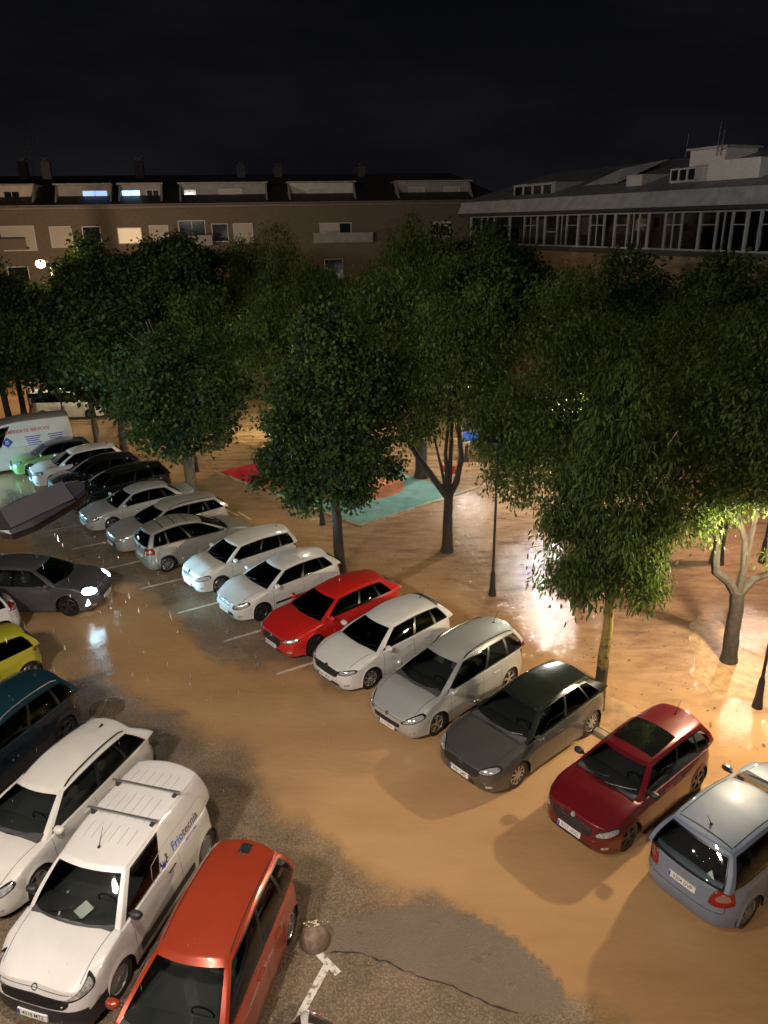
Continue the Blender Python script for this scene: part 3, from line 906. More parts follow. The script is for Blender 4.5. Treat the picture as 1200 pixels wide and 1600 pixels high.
    hm = node('ShaderNodeMix', _data_type='FLOAT'); lk(fm.outputs[0], hm.inputs['Factor']); lk(asb, hm.inputs['A']); lk(fmx.outputs['Result'], hm.inputs['B'])
    bp = node('ShaderNodeBump', Strength=1.0, Distance=1.0); lk(hm.outputs['Result'], bp.inputs['Height']); lk(bp.outputs[0], b.inputs['Normal'])
    return M
M_LOT = lot_material()
lot = attr_sheet('car_park_ground', -48, 34, 1.5, 66, .11, 0.0, M_LOT)
MB().add([(-400, -200, -.02), (400, -200, -.02), (400, 500, -.02), (-400, 500, -.02)], [(0, 1, 2, 3)]).build('ground', mat('far ground', (.10, .08, .05), .6, noise=.3, nscale=.4))['kind'] = 'structure'

# painted lines, worn
def line_mat():
    M = mat('worn road paint', (.62, .60, .55), .5); n = M.node_tree; b = n.nodes['Principled BSDF']
    t = n.nodes.new('ShaderNodeTexCoord'); q = n.nodes.new('ShaderNodeTexNoise'); q.inputs['Scale'].default_value = 9; q.inputs['Detail'].default_value = 8; q.inputs['Roughness'].default_value = .75
    n.links.new(t.outputs['Object'], q.inputs['Vector']); c_ = n.nodes.new('ShaderNodeValToRGB')
    c_.color_ramp.elements[0].position = .40; c_.color_ramp.elements[0].color = (.20, .15, .10, 1); c_.color_ramp.elements[1].position = .50; c_.color_ramp.elements[1].color = (.66, .63, .58, 1)
    n.links.new(q.outputs['Fac'], c_.inputs['Fac']); n.links.new(c_.outputs[0], b.inputs['Base Color']); return M
M_LINE = line_mat(); M_LINEM = mat('muddy road paint', (.62, .54, .42), .25, noise=.3, nscale=5)
def strip(mb, a, b, w, z):
    a = Vector((*a, z)); b = Vector((*b, z)); d = (b - a).normalized(); s = Vector((-d.y, d.x, 0)) * w / 2
    n_ = max(1, int((b - a).length / .3)); V = []; rs = random.Random(int(a.x * 100))
    for i in range(n_ + 1):
        p = a + (b - a) * i / n_; k = 1 + rs.uniform(-.05, .05); V += [p - s * k, p + s * k]
    mb.add(V, [(2 * i, 2 * i + 1, 2 * i + 3, 2 * i + 2) for i in range(n_)])
for a, b in [((-1.050, 8.920), (-1.480, 7.930)), ((-1.270, 9.170), (-0.870, 8.740))]:
    mb = MB(); strip(mb, a, b, .12, .006 + .004 * (a[0] * 7 % 1)); mb.build('parking_line', M_LINE)['kind'] = 'structure'
for a, b in [((-8.22, 22.75), (-3.52, 25.55)), ((-6.51, 21.02), (-1.81, 23.82)), ((-4.74, 19.25), (-0.04, 22.05)), ((-2.97, 17.48), (-1.9, 18.1)), ((-9.9, 24.4), (-5.5, 27.0)), ((-11.8, 26.2), (-7.4, 28.8)), ((-13.6, 28.0), (-9.2, 30.6)), ((-7.03, 30.53), (-6.09, 29.42)), ((-6.6, 29.01), (-5.0, 27.17)), ((-6.17, 29.87), (-5.49, 28.95))]:
    mb = MB(); strip(mb, a, b, .10, .006); mb.build('parking_line', M_LINEM)['kind'] = 'structure'

# open seam along the lower edge of the old trench patch
rs_ = random.Random(8); mb = MB(); pp = PATCH[9:] ; P2 = []
for a, b in zip(pp, pp[1:]):
    for k in range(6): P2.append((lerp(a[0], b[0], k / 6) + rs_.gauss(0, .012), lerp(a[1], b[1], k / 6) + rs_.gauss(0, .012)))
V = []; 
for i, (x, y) in enumerate(P2):
    w = .004 + .016 * rs_.random(); V += [(x - w * .4, y - w, .005), (x + w * .4, y + w, .005)]
mb.add(V, [(2 * i, 2 * i + 1, 2 * i + 3, 2 * i + 2) for i in range(len(P2) - 1)]); mb.build('asphalt_seam', mat('seam dirt', (.03, .024, .02), .7))['kind'] = 'structure'

# kerb and raised island around the tree
def kerb_run(pts, w, h, name='kerb'):
    mb = MB()
    for a, b in zip(pts, pts[1:]):
        a = Vector((*a, 0)); b = Vector((*b, 0)); L0 = (b - a).length; n_ = max(1, round(L0 / 1.0)); d = (b - a) / n_; u = d.normalized(); ang_ = math.atan2(u.y, u.x)
        for i in range(n_):
            c_ = a + d * (i + .5); mb.box((c_.x, c_.y, h / 2 - .1), (d.length - .012, w, h + .2), rz=ang_, bev=.012)
    return mb.build(name, mat('kerb stone', (.30, .24, .17), .45, noise=.25, nscale=6, bump=.3), None, True)
k = kerb_run([(5.77, 13.72), (4.89, 14.84)], .16, .10); k['kind'] = 'structure'
k2 = MB(); V = [(5.02, 14.88), (5.72, 14.03), (6.59, 14.84), (6.04, 15.74), (5.52, 16.16)]
n_ = len(V); k2.add([(x, y, .085) for x, y in V] + [(x, y, -.1) for x, y in V], [tuple(range(n_))] + [(i, n_ + i, n_ + (i + 1) % n_, (i + 1) % n_) for i in range(n_)])
k2.build('tree_pit_soil', mat('wet sand', (.34, .21, .10), .4, noise=.3, nscale=4, bump=.6, bscale=20))['kind'] = 'structure'
k3 = kerb_run([(-8.30, 35.45), (-0.96, 28.00), (8.00, 35.60)], .14, .06, 'playground_edge'); k3['kind'] = 'structure'

# silt bar showing above the flow beside the forked tree
sx = np.linspace(-1, 1, 29)
def silt(poly, hh):
    x0 = min(p[0] for p in poly) - .2; x1 = max(p[0] for p in poly) + .2; y0 = min(p[1] for p in poly) - .2; y1 = max(p[1] for p in poly) + .2
    nx, ny = 60, 60; X, Y = np.meshgrid(np.linspace(x0, x1, nx), np.linspace(y0, y1, ny))
    d = poly_sd(X, Y, poly) + (fbm(X, Y, 5, 5, 1.1) - .5) * .9
    Zz = -.03 + hh * sstep(0, .12, d) + .02 * sstep(.1, .8, d) + (fbm(X, Y, 8, 4, 2.) - .5) * .02
    V = np.stack([X.ravel(), Y.ravel(), Zz.ravel()], 1); F = [(j * nx + i, j * nx + i + 1, (j + 1) * nx + i + 1, (j + 1) * nx + i) for j in range(ny - 1) for i in range(nx - 1)]
    return mk('silt_bank', V.tolist(), F, mat('silt', (.34, .21, .10), .45, noise=.35, nscale=5, bump=.5, bscale=14), None, None, True)
silt(SAND, .055)['kind'] = 'structure'

# rubber play surfaces
def wetrub(name, c): return mat(name, c, .14, noise=.22, nscale=1.6, bump=.35, bscale=7)
def flat(name, pts, z, mm, kind='structure'):
    n_ = len(pts); o = MB().add([(x, y, z) for x, y in pts], [tuple(range(n_))]).build(name, mm); o['kind'] = kind; return o
A_, U_, V_ = Vector((-.96, 28.04)), Vector((.758, .652)), Vector((-.704, .710))
def pl(u, v, A0=A_.copy(), U0=U_.copy(), V0=V_.copy()): return tuple(A0 + U0 * u + V0 * v)
flat('play_surface', [pl(0, 0), pl(6.0, 0), pl(6.0, 10.3), pl(0, 10.3)], .008, wetrub('teal rubber', (.18, .33, .325)))
def wob(cu, cv, ru, rv, ph, n_=36): return [pl(cu + ru * math.cos(2 * PI * t / n_) * (1 + .14 * math.sin(3 * 2 * PI * t / n_ + ph)), cv + rv * math.sin(2 * PI * t / n_) * (1 + .14 * math.cos(2 * 2 * PI * t / n_ + ph))) for t in range(n_)]
flat('play_surface', wob(3.0, 3.1, 2.1, 1.4, .6), .012, wetrub('salmon rubber', (.50, .20, .12)))
flat('play_surface', wob(4.4, 6.2, 2.0, 2.2, 2.1), .016, wetrub('tan rubber', (.42, .27, .13)))
flat('play_surface', [pl(0, 7.6), pl(1.5, 7.4), pl(2.6, 8.2), pl(2.8, 10.3), pl(0, 10.3)], .012, wetrub('red rubber', (.50, .03, .05)))
flat('play_surface', [pl(.0, 5.9), pl(1.4, 6.1), pl(2.4, 7.4), pl(1.45, 7.38), pl(0, 7.55)], .012, wetrub('brown rubber', (.34, .12, .06)))
# ------------------------------------------------------------------ buildings
M_BRICK = mat('ochre brick', (.36, .25, .15), .8, noise=.18, nscale=1.2)
def brick(name, c1, c2, mortar):
    M = mat(name, c1, .85); n = M.node_tree; b = n.nodes['Principled BSDF']; t = n.nodes.new('ShaderNodeTexCoord'); mp_ = n.nodes.new('ShaderNodeMapping')
    mp_.inputs['Rotation'].default_value = (R(90), 0, 0); q = n.nodes.new('ShaderNodeTexBrick'); q.inputs['Scale'].default_value = 3.2
    q.inputs['Color1'].default_value = (*c1, 1); q.inputs['Color2'].default_value = (*c2, 1); q.inputs['Mortar'].default_value = (*mortar, 1); q.inputs['Mortar Size'].default_value = .012
    n.links.new(t.outputs['Object'], mp_.inputs['Vector']); n.links.new(mp_.outputs[0], q.inputs['Vector']); n.links.new(q.outputs['Color'], b.inputs['Base Color']); return M
M_BR = brick('brick wall', (.120, .100, .066), (.095, .078, .053), (.115, .103, .076))
M_TILE = mat('dark roof tiles', (.035, .028, .026), .6, noise=.3, nscale=3, bump=.6, bscale=12)
M_PLAST = mat('pale plaster', (.40, .37, .32), .7, noise=.12, nscale=2)
M_PLASTD = mat('grey plaster', (.22, .21, .20), .7, noise=.15, nscale=2)
M_SHUT = mat('cream roller shutter', (.34, .31, .25), .6, bump=.5, bscale=30)
M_FRAME = mat('white window frame', (.40, .40, .38), .4)
M_DGL = mat('dark window glass', (.012, .014, .018), .08)
M_WARM = mat('lit room window', (.8, .7, .5), .6, emit=(1., .80, .55), es=.22)
M_COOL = mat('blue lit window', (.5, .7, 1.), .6, emit=(.28, .50, 1.), es=1.1)
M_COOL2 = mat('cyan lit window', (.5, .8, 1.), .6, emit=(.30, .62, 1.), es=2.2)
M_METAL = mat('grey zinc sheet', (.42, .43, .44), .45, .3, noise=.2, nscale=1.5)
M_METALD = mat('roof sheet', (.25, .255, .265), .6, .1, noise=.25, nscale=1.2)

# long brick house: facade runs from A to B
FA, FB = Vector((-46., 66.5, 0)), Vector((11.5, 76.1, 0))
fu = (FB - FA).normalized(); fn = Vector((fu.y, -fu.x, 0)); fa_ = math.atan2(fu.y, fu.x)
bh = empty('long_apartment_house', FA, fa_, 'long brick apartment house with dark tiled dormer roof across the background', 'building')
LN = (FB - FA).length
# local frame: x along the facade, y into the building, z up
MB().box((LN / 2, 6, 6.4), (LN, 12, 12.8)).build('wall', M_BR, bh)
MB().box((LN / 2, -.35, 12.95), (LN + 1.2, .9, .28)).box((LN / 2, -.72, 13.05), (LN + 1.2, .16, .18)).build('eave', mat('eave concrete', (.16, .14, .115), .7, noise=.15), bh)
MB().add([(-.6, -.7, 13.12), (LN + .6, -.7, 13.12), (LN - 3.5, 5.8, 15.75), (2., 5.8, 15.75), (LN + .6, 12.6, 13.12), (-.6, 12.6, 13.12)],
         [(0, 1, 2, 3), (3, 2, 4, 5), (1, 4, 2), (0, 3, 5)]).build('roof', M_TILE, bh)
def lx(px):  # photograph column -> metres along the facade (design aid for bay rhythm)
    return (px / 1200.) * 66 * .0 + px
def window(par, x, z, w, h, kind='shut', yy=0., frame=M_FRAME, mull=0):
    fr = MB(); t = .07
    for c, d in (((x, yy - .03, z + h / 2 + t / 2), (w + 2 * t, .08, t)), ((x, yy - .03, z - h / 2 - t / 2), (w + 2 * t, .08, t)), ((x - w / 2 - t / 2, yy - .03, z), (t, .08, h)), ((x + w / 2 + t / 2, yy - .03, z), (t, .08, h))): fr.box(c, d)
    for k in range(mull): fr.box((x - w / 2 + w * (k + 1) / (mull + 1), yy - .035, z), (.05, .06, h))
    f = fr.build('window', frame, par)
    m_ = {'shut': M_SHUT, 'dark': M_DGL, 'warm': M_WARM, 'cool': M_COOL, 'cool2': M_COOL2}[kind]
    MB().box((x, yy - .01, z), (w, .03, h)).build('shutter' if kind == 'shut' else 'pane', m_, f)
    return f
# window columns (x along the facade), measured bays
def fx(px):
    """x on the facade for a photograph column at window height"""
    d = fw * 1180 + rt * (px - 600) - upv * (375 - 800); o = Vector((0, 0, HC))
    t = (FA - o).dot(fn) / d.dot(fn); return ((o + d * t) - FA).dot(fu)
for px, w, kd, zz, hh in ((30, 2.6, 'shut', 10.55, 1.9), (97, 1.7, 'shut', 10.6, 1.6), (145, 1.4, 'dark', 10.75, 1.2), (204, 1.9, 'warm', 10.6, 1.2), (250, 1.5, 'shut', 10.5, 1.7), (381, 1.6, 'shut', 10.6, 1.6), (345, 1.3, 'dark', 10.7, 1.4),
                           (515, 1.6, 'shut', 10.7, 1.2), (540, 1.0, 'dark', 10.6, 1.4), (690, 1.5, 'shut', 10.5, 1.5), (-60, 1.6, 'shut', 10.6, 1.6), (-20, 1.0, 'dark', 10.6, 1.6)):
    window(bh, fx(px), zz, w, hh, kd)
for px in (20, 110, 250, 400, 520, 640):
    window(bh, fx(px), 7.4, 1.6, 1.6, 'shut' if px % 4 else 'dark'); window(bh, fx(px + 50), 4.2, 1.6, 1.6, 'shut')
# recessed balconies
for px, w in ((302, 3.4), (15, 3.0), (535, 5.4)):
    x = fx(px)
    b_ = MB(); b_.box((x, -.45, 9.75), (w, .9, .16)).box((x, -.88, 10.15), (w, .10, .75)).build('balcony', M_PLASTD if px != 15 else M_BR, bh)
for px, w in ((302, 2.2),):
    window(bh, fx(px), 10.9, w, 1.6, 'dark', mull=1)
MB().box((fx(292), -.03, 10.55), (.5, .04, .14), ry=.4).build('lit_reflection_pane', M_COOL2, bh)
# dormers cut into the roof: sunk terraces with pale back wall
def dormer(px0, px1, wins=(), pale=True, z0=13.35, z1=14.75):
    x0, x1 = fx(px0), fx(px1); xm = (x0 + x1) / 2; w = x1 - x0
    d_ = MB(); d_.box((xm, 2.5, (z0 + z1) / 2), (w, 2.6, z1 - z0)); 
    f = d_.build('dormer', M_PLAST if pale else M_PLASTD, bh)
    MB().box((xm, 2.2, z1 + .06), (w + .5, 3.3, .12)).build('dormer_roof', M_PLASTD, f)
    for s_ in (-1, 1):
        xx = xm + s_ * (w / 2 + .08)
        MB().add([(xx - .08, -.2, 13.3), (xx - .08, 1.3, 13.9), (xx - .08, 1.3, z1), (xx + .08, -.2, 13.3), (xx + .08, 1.3, 13.9), (xx + .08, 1.3, z1)], [(0, 1, 2), (3, 5, 4), (0, 3, 4, 1), (1, 4, 5, 2), (2, 5, 3, 0)]).build('dormer_cheek', M_PLASTD, f)
    for px, ww, kd in wins: window(f, fx(px), 13.85, ww, .85, kd, yy=1.2, mull=1)
dormer(5, 60, [(25, 1.2, 'dark')])
dormer(98, 180, [(155, 2.0, 'cool')], False)
dormer(196, 258, [(211, 1.5, 'cool2'), (245, 1.0, 'dark')], False)
dormer(290, 420, [(366, 1.9, 'shut'), (303, 1.0, 'dark')], False)
dormer(458, 556, [(500, 1.4, 'shut')])
dormer(625, 735, [(655, 1.4, 'shut'), (710, 1.4, 'shut')], False)
for px, h in ((30, 1.5), (68, 1.5), (220, 1.5), (385, 1.1), (445, .9), (580, .9)):
    x = fx(px); c_ = MB(); c_.box((x, 5.4, 15.4 + h / 2), (.75, .6, h)); ch = c_.build('chimney', mat('chimney render', (.05, .045, .045), .8), bh)
    MB().box((x, 5.4, 15.4 + h + .12), (.5, .4, .24)).box((x, 5.4, 15.4 + h + .28), (.9, .7, .07)).build('chimney_cap', mat('chimney cap', (.03, .03, .03), .8), ch)
for x_, h_ in ((fx(60), 3.6), (fx(45), 3.0)):
    MB().tube([(x_, 5.5, 15.5), (x_, 5.5, 15.5 + h_)], .03, n=5).tube([(x_ - .5, 5.5, 15.3 + h_), (x_ + .5, 5.5, 15.3 + h_)], .02, n=4).build('roof_antenna', M_BLACK, bh)

# right-hand house with glazed gallery
GA, GB_ = Vector((8.4, 72.1, 0)), Vector((28.9, 25.0, 0))
gu = (GB_ - GA).normalized(); ga_ = math.atan2(gu.y, gu.x)
rh = empty('gallery_house', GA, ga_, 'grey roofed house with a long glazed gallery under its eaves at the right', 'building')
LG = (GB_ - GA).length
# local: x along the facade towards the camera, +y is inside (left of travel is outside?)
inside = 1.0
MB().box((LG / 2, inside * 7, 4.55), (LG, 14, 9.1)).build('wall', mat('dark ochre wall', (.22, .17, .10), .8, noise=.2, nscale=1.), rh)
MB().box((LG / 2, inside * 6.9, 9.25), (LG + .3, 14.4, .30)).build('gallery_floor', mat('slab edge', (.05, .045, .04), .8), rh)
MB().box((LG / 2, inside * 8, 10.6), (LG - .3, 11.6, 2.35)).build('inner_wall', mat('inner wall', (.42, .42, .42), .8, noise=.2), rh)
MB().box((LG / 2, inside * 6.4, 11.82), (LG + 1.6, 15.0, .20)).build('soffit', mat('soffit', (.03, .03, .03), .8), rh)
MB().add([(-.8, -1.15 * inside, 11.93), (LG + .8, -1.15 * inside, 11.93), (LG + .8, -.75 * inside, 12.85), (-.8, -.75 * inside, 12.85)], [(0, 1, 2, 3)]).box((LG / 2, -1.0 * inside + .12, 11.98), (LG + 1.6, .3, .12)).build('fascia', M_METAL, rh)
MB().add([(-.8, -.78 * inside, 12.84), (LG + .8, -.78 * inside, 12.84), (LG + .8, 8.5 * inside, 15.5), (-.8, 8.5 * inside, 15.3), (LG + .8, 17 * inside, 12.8), (-.8, 17 * inside, 12.8)], [(0, 1, 2, 3), (3, 2, 4, 5), (0, 3, 5), (1, 4, 2)]).build('roof', M_METALD, rh)
# gallery glazing: posts, sashes, panes
def gx(px, z=10.5):
    n_ = Vector((gu.y, -gu.x, 0)); d = fw * 1180 + rt * (px - 600) - upv * (365 - 800); o = Vector((0, 0, HC)); t = (GA - o).dot(n_) / d.dot(n_); return ((o + d * t) - GA).dot(gu)
rsg = random.Random(4)
posts = [gx(p) for p in (736, 752, 772, 796, 819, 839, 851, 870, 885, 903, 921, 943, 960, 980, 998, 1012, 1038, 1064, 1092, 1118, 1142, 1165, 1186)] + [LG - 7, LG - 4.6, LG - 2.3, LG - .1]
posts = sorted(posts)
for i, (a, b) in enumerate(zip(posts, posts[1:])):
    w = b - a
    fr = MB(); pw = .16 if i % 3 == 0 else .09
    fr.box((a, .0, 10.52), (pw, .14, 2.3)); fr.box((a + w / 2, 0, 11.62), (w - pw, .08, .08)); fr.box((a + w / 2, 0, 9.47), (w - pw, .10, .10))
    if i % 2 == 0: fr.box((a + w / 2, 0, 10.45 + rsg.choice((0, .45))), (w - pw, .05, .05))
    if i % 3 == 1: fr.box((a + w / 2, -.03, 10.52), (.07, .05, 2.2))
    f = fr.build('gallery_window', mat('gallery frame', (.40, .40, .39), .35, .3), rh)
    MB().box((a + w / 2, .03, 10.53), (w - pw, .015, 2.1)).build('pane', glass_mat('gallery glass', (.55, .57, .6)), f)
    if rsg.random() < .5: MB().box((a + w / 2, .35, 10.5), (w * .8, .03, 2.0)).build('curtain', mat('curtain', (.42, .41, .39), .9, noise=.2, nscale=3), f)
# roof structures
def rbox(nm, px0, px1, z0, z1, y0, d, mm):
    a, b = gx(px0), gx(px1); return MB().box(((a + b) / 2, y0 + d / 2, (z0 + z1) / 2), (abs(b - a), d, z1 - z0)).build(nm, mm, rh)
d1_ = rbox('roof_cabin', 790, 853, 12.9, 14.0, .6, 3.2, M_METALD)
for k in range(4):
    a, b = gx(792), gx(850); x = a + (b - a) * (k + .5) / 4; window(d1_, x, 13.45, (b - a) / 4 * .82, .75, 'dark', yy=.58)
d2_ = rbox('roof_cabin', 1020, 1085, 13.2, 14.15, .9, 3.4, M_METAL)
for k in range(3):
    a, b = gx(1022), gx(1060); x = a + (b - a) * (k + .5) / 3; window(d2_, x, 13.75, (b - a) / 3 * .8, .6, 'dark', yy=.88)
rbox('roof_cabin', 1080, 1158, 13.3, 14.35, .7, 1.6, mat('pale panel', (.58, .57, .55), .6, noise=.1))
rbox('roof_cabin', 955, 978, 13.2, 14.0, .9, 2.5, M_METAL)
d3_ = rbox('stair_tower', 972, 1022, 14.0, 15.45, 5.2, 2.8, mat('pale panel', (.58, .57, .55), .6, noise=.1))
MB().box(((gx(972) + gx(1022)) / 2, 6.6, 15.53), (abs(gx(972) - gx(1022)) + .4, 3.2, .14)).build('tower_roof', M_METAL, d3_)
MB().add([(gx(880), 1.5, 13.6), (gx(930), 1.5, 13.6), (gx(920), 2.5, 14.6), (gx(880), 6, 13.9), (gx(930), 6, 15.2)], [(0, 1, 2), (0, 2, 3), (1, 4, 2), (2, 4, 3)]).build('gable', M_METAL, rh)
cx_ = gx(1128); cc = MB().box((cx_, 5.5, 15.1), (.8, .8, 1.6)).build('chimney', mat('chimney render', (.05, .045, .045), .8), rh)
MB().box((cx_, 5.5, 16.02), (.55, .55, .25)).box((cx_, 5.5, 16.18), (1.0, 1.0, .08)).build('chimney_cap', mat('chimney cap', (.03, .03, .03), .8), cc)
for px, h in ((968, .6), (1012, 1.0), (1018, .5)):
    x = gx(px); q = MB(); q.tube([(x, 5, 15), (x + .1, 5, 15 + h + 1)], .03, n=5)
    for k in range(4): q.tube([(x - .4 + .06 * k, 5, 15.4 + h - .2 * k), (x + .5 - .06 * k, 5, 15.5 + h - .2 * k)], .015, n=4)
    q.build('roof_antenna', M_BLACK, rh)
# lit room behind the near end of the gallery
MB().box((gx(1170), 1.0, 10.2), (.25, .3, .7)).build('lit_lamp', mat('lit lamp shade', (.8, .9, .9), .6, emit=(.8, 1., .95), es=2.5), rh)
MB().box((gx(1146), .8, 11.35), (.35, .1, .10)).build('lit_lamp', mat('lit lamp shade warm', (.8, .9, .9), .6, emit=(1, .9, .7), es=2.0), rh)
MB().box((gx(1144), .6, 10.75), (.16, .05, .18)).build('lit_screen', M_COOL2, rh)
# ------------------------------------------------------------------ trees
def leaf_mat(name, col, tr=.35):
    if name in MATS: return MATS[name]
    M = bpy.data.materials.new(name); M.use_nodes = True; n = M.node_tree; n.nodes.clear()
    o = n.nodes.new('ShaderNodeOutputMaterial'); d = n.nodes.new('ShaderNodeBsdfPrincipled'); t = n.nodes.new('ShaderNodeBsdfTranslucent'); m_ = n.nodes.new('ShaderNodeMixShader')
    d.inputs['Base Color'].default_value = (*col, 1); d.inputs['Roughness'].default_value = .6; d.inputs['Specular IOR Level'].default_value = .25
    t.inputs[0].default_value = (col[0] * 1.5, col[1] * 1.6, col[2] * .8, 1); m_.inputs[0].default_value = tr
    n.links.new(d.outputs[0], m_.inputs[1]); n.links.new(t.outputs[0], m_.inputs[2]); n.links.new(m_.outputs[0], o.inputs[0])
    MATS[name] = M; return M
BARK = mat('brown bark', (.14, .10, .07), .55, noise=.4, nscale=9, bump=.8, bscale=22)
BARKY = mat('lichen yellow bark', (.30, .23, .07), .55, noise=.55, nscale=5, bump=.8, bscale=22)
def _lichen():
    n = BARKY.node_tree; b = n.nodes['Principled BSDF']; t = n.nodes.new('ShaderNodeTexCoord'); s = n.nodes.new('ShaderNodeSeparateXYZ'); q = n.nodes.new('ShaderNodeTexNoise')
    q.inputs['Scale'].default_value = 3.5; q.inputs['Detail'].default_value = 6; q.inputs['Roughness'].default_value = .7
    a = n.nodes.new('ShaderNodeMath'); a.operation = 'MULTIPLY_ADD'; a.inputs[1].default_value = 1.6; c = n.nodes.new('ShaderNodeValToRGB')
    c.color_ramp.elements[0].position = .46; c.color_ramp.elements[0].color = (.055, .036, .024, 1); c.color_ramp.elements[1].position = .62; c.color_ramp.elements[1].color = (.27, .20, .055, 1)
    m2 = n.nodes.new('ShaderNodeMath'); m2.operation = 'MULTIPLY'; m2.inputs[1].default_value = .30
    n.links.new(t.outputs['Object'], s.inputs[0]); n.links.new(t.outputs['Object'], q.inputs['Vector']); n.links.new(q.outputs['Fac'], a.inputs[0])
    m3 = n.nodes.new('ShaderNodeMath'); m3.operation = 'SUBTRACT'; m3.inputs[1].default_value = .75
    n.links.new(s.outputs['Z'], m2.inputs[0]); n.links.new(m2.outputs[0], m3.inputs[0]); n.links.new(m3.outputs[0], a.inputs[2]); n.links.new(a.outputs[0], c.inputs['Fac']); n.links.new(c.outputs[0], b.inputs['Base Color'])
_lichen()
BARKD = mat('dark wet bark', (.030, .022, .017), .8, noise=.4, nscale=9, bump=.8, bscale=22)
BARKG = mat('grey green bark', (.11, .095, .062), .5, noise=.4, nscale=7, bump=.8, bscale=22)
SHAPES = {
    'broad': ([(0, 0, 0), (.42, .30, .05), (.36, .72, -.02), (0, 1.0, -.08), (-.36, .72, -.02), (-.42, .30, .05)], [(0, 1, 2, 3), (0, 3, 4, 5)]),
    'long': ([(0, 0, 0), (.13, .35, .03), (.10, .75, -.03), (0, 1.0, -.14), (-.10, .75, -.03), (-.13, .35, .03)], [(0, 1, 2, 3), (0, 3, 4, 5)]),
    'fine': ([(0, 0, 0), (.20, .5, .02), (0, 1.0, -.06), (-.20, .5, .02)], [(0, 1, 2, 3)]),
}
def foliage(name, blobs, ncl, per, size, shape, mats, parent, seed, spread=.30, droop=.5, wts=None):
    """blobs: (cx, cy, cz, rx, rz); leaves in clusters on twigs through each blob's volume"""
    rs = np.random.RandomState(seed)
    ex = []
    for (bx_, by_, bz_, r1_, r2_) in blobs:
        for _ in range(3):
            dd = rs.normal(size=3); dd /= np.linalg.norm(dd); q_ = rs.uniform(.95, 1.25); f_ = rs.uniform(.22, .40)
            ex.append((bx_ + dd[0] * r1_ * q_, by_ + dd[1] * r1_ * q_, bz_ + dd[2] * r2_ * q_, r1_ * f_, r2_ * f_))
    B = np.array(list(blobs) + ex, float); vol = B[:, 3] ** 2 * B[:, 4]; vol = vol ** .62; vol /= vol.sum()
    bi = rs.choice(len(B), ncl, p=vol)
    d = rs.normal(size=(ncl, 3)); d /= np.linalg.norm(d, axis=1)[:, None]
    rad = rs.uniform(.30, 1.0, ncl) ** .55
    rad *= 1 + np.clip(.09 * rs.normal(size=ncl), -.2, .10)
    C = B[bi, :3] + d * rad[:, None] * np.stack([B[bi, 3], B[bi, 3], B[bi, 4]], 1)
    # leave holes
    hole = np.sin(C[:, 0] * 2.3 + seed) * np.sin(C[:, 1] * 2.1 + 1.7 * seed) * np.sin(C[:, 2] * 2.7 + .6 * seed)
    C = C[(hole < (.16 if shape == 'fine' else .26)) | (rs.rand(len(C)) < .15)]; ncl = len(C)
    mcl = rs.choice(len(mats), ncl, p=wts) if wts is not None else rs.randint(0, len(mats), ncl)
    lv, lf = SHAPES[shape]; lv = np.array(lv); nv = len(lv); NL = ncl * per
    ci = np.repeat(np.arange(ncl), per)
    csz = rs.uniform(.7, 1.3, ncl)[ci]
    off = rs.normal(size=(NL, 3)) * spread * csz[:, None]; off[:, 2] *= .7
    if droop > .6: off[:, 2] -= np.abs(rs.normal(size=NL)) * spread * .6
    P0 = C[ci] + off
    # leaf frames: tip direction outward and down
    outd = P0 - B[bi][:1, :3].repeat(NL, 0)
    outd = off / (np.linalg.norm(off, axis=1)[:, None] + 1e-6)
    tip = outd * (1 - droop) + rs.normal(size=(NL, 3)) * .45 + np.array([0, 0, -1.]) * droop * 1.2
    tip /= np.linalg.norm(tip, axis=1)[:, None]
    nn = rs.normal(size=(NL, 3)) * .55 + np.array([0, 0, 1.]); sd = np.cross(tip, nn); sd /= np.linalg.norm(sd, axis=1)[:, None] + 1e-9; nn = np.cross(sd, tip)
    s = size * rs.uniform(.65, 1.25, NL)
    V = P0[:, None, :] + s[:, None, None] * (lv[None, :, 0:1] * sd[:, None, :] + lv[None, :, 1:2] * tip[:, None, :] + lv[None, :, 2:3] * nn[:, None, :])
    V = V.reshape(-1, 3).astype(np.float32)
    fl = np.concatenate([np.array(lf)[None] + (np.arange(NL) * nv)[:, None, None]], 0).reshape(-1, 4).astype(np.int32)
    me = bpy.data.meshes.new(name); me.vertices.add(len(V)); me.vertices.foreach_set('co', V.ravel())
    me.loops.add(fl.size); me.loops.foreach_set('vertex_index', fl.ravel()); nf = len(fl)
    me.polygons.add(nf); me.polygons.foreach_set('loop_start', np.arange(0, nf * 4, 4, dtype=np.int32)); me.polygons.foreach_set('loop_total', np.full(nf, 4, np.int32))
    for q in mats: me.materials.append(q)
    mi = np.repeat(mcl[ci], len(lf)).astype(np.int32)
    sw = rs.rand(NL) < .2; mi = np.where(np.repeat(sw, len(lf)), rs.randint(0, len(mats), nf), mi).astype(np.int32)
    me.polygons.foreach_set('material_index', mi); me.update()
    o = bpy.data.objects.new(name, me); COL.objects.link(o); o.parent = parent
    return o, C

G_DARK = leaf_mat('deep green leaf', (.032, .055, .014)); G_MID = leaf_mat('mid green leaf', (.060, .096, .022)); G_LITE = leaf_mat('light green leaf', (.098, .140, .028))
G_YEL = leaf_mat('yellow green leaf', (.085, .105, .020)); G_BLU = leaf_mat('bluish green leaf', (.020, .040, .019))

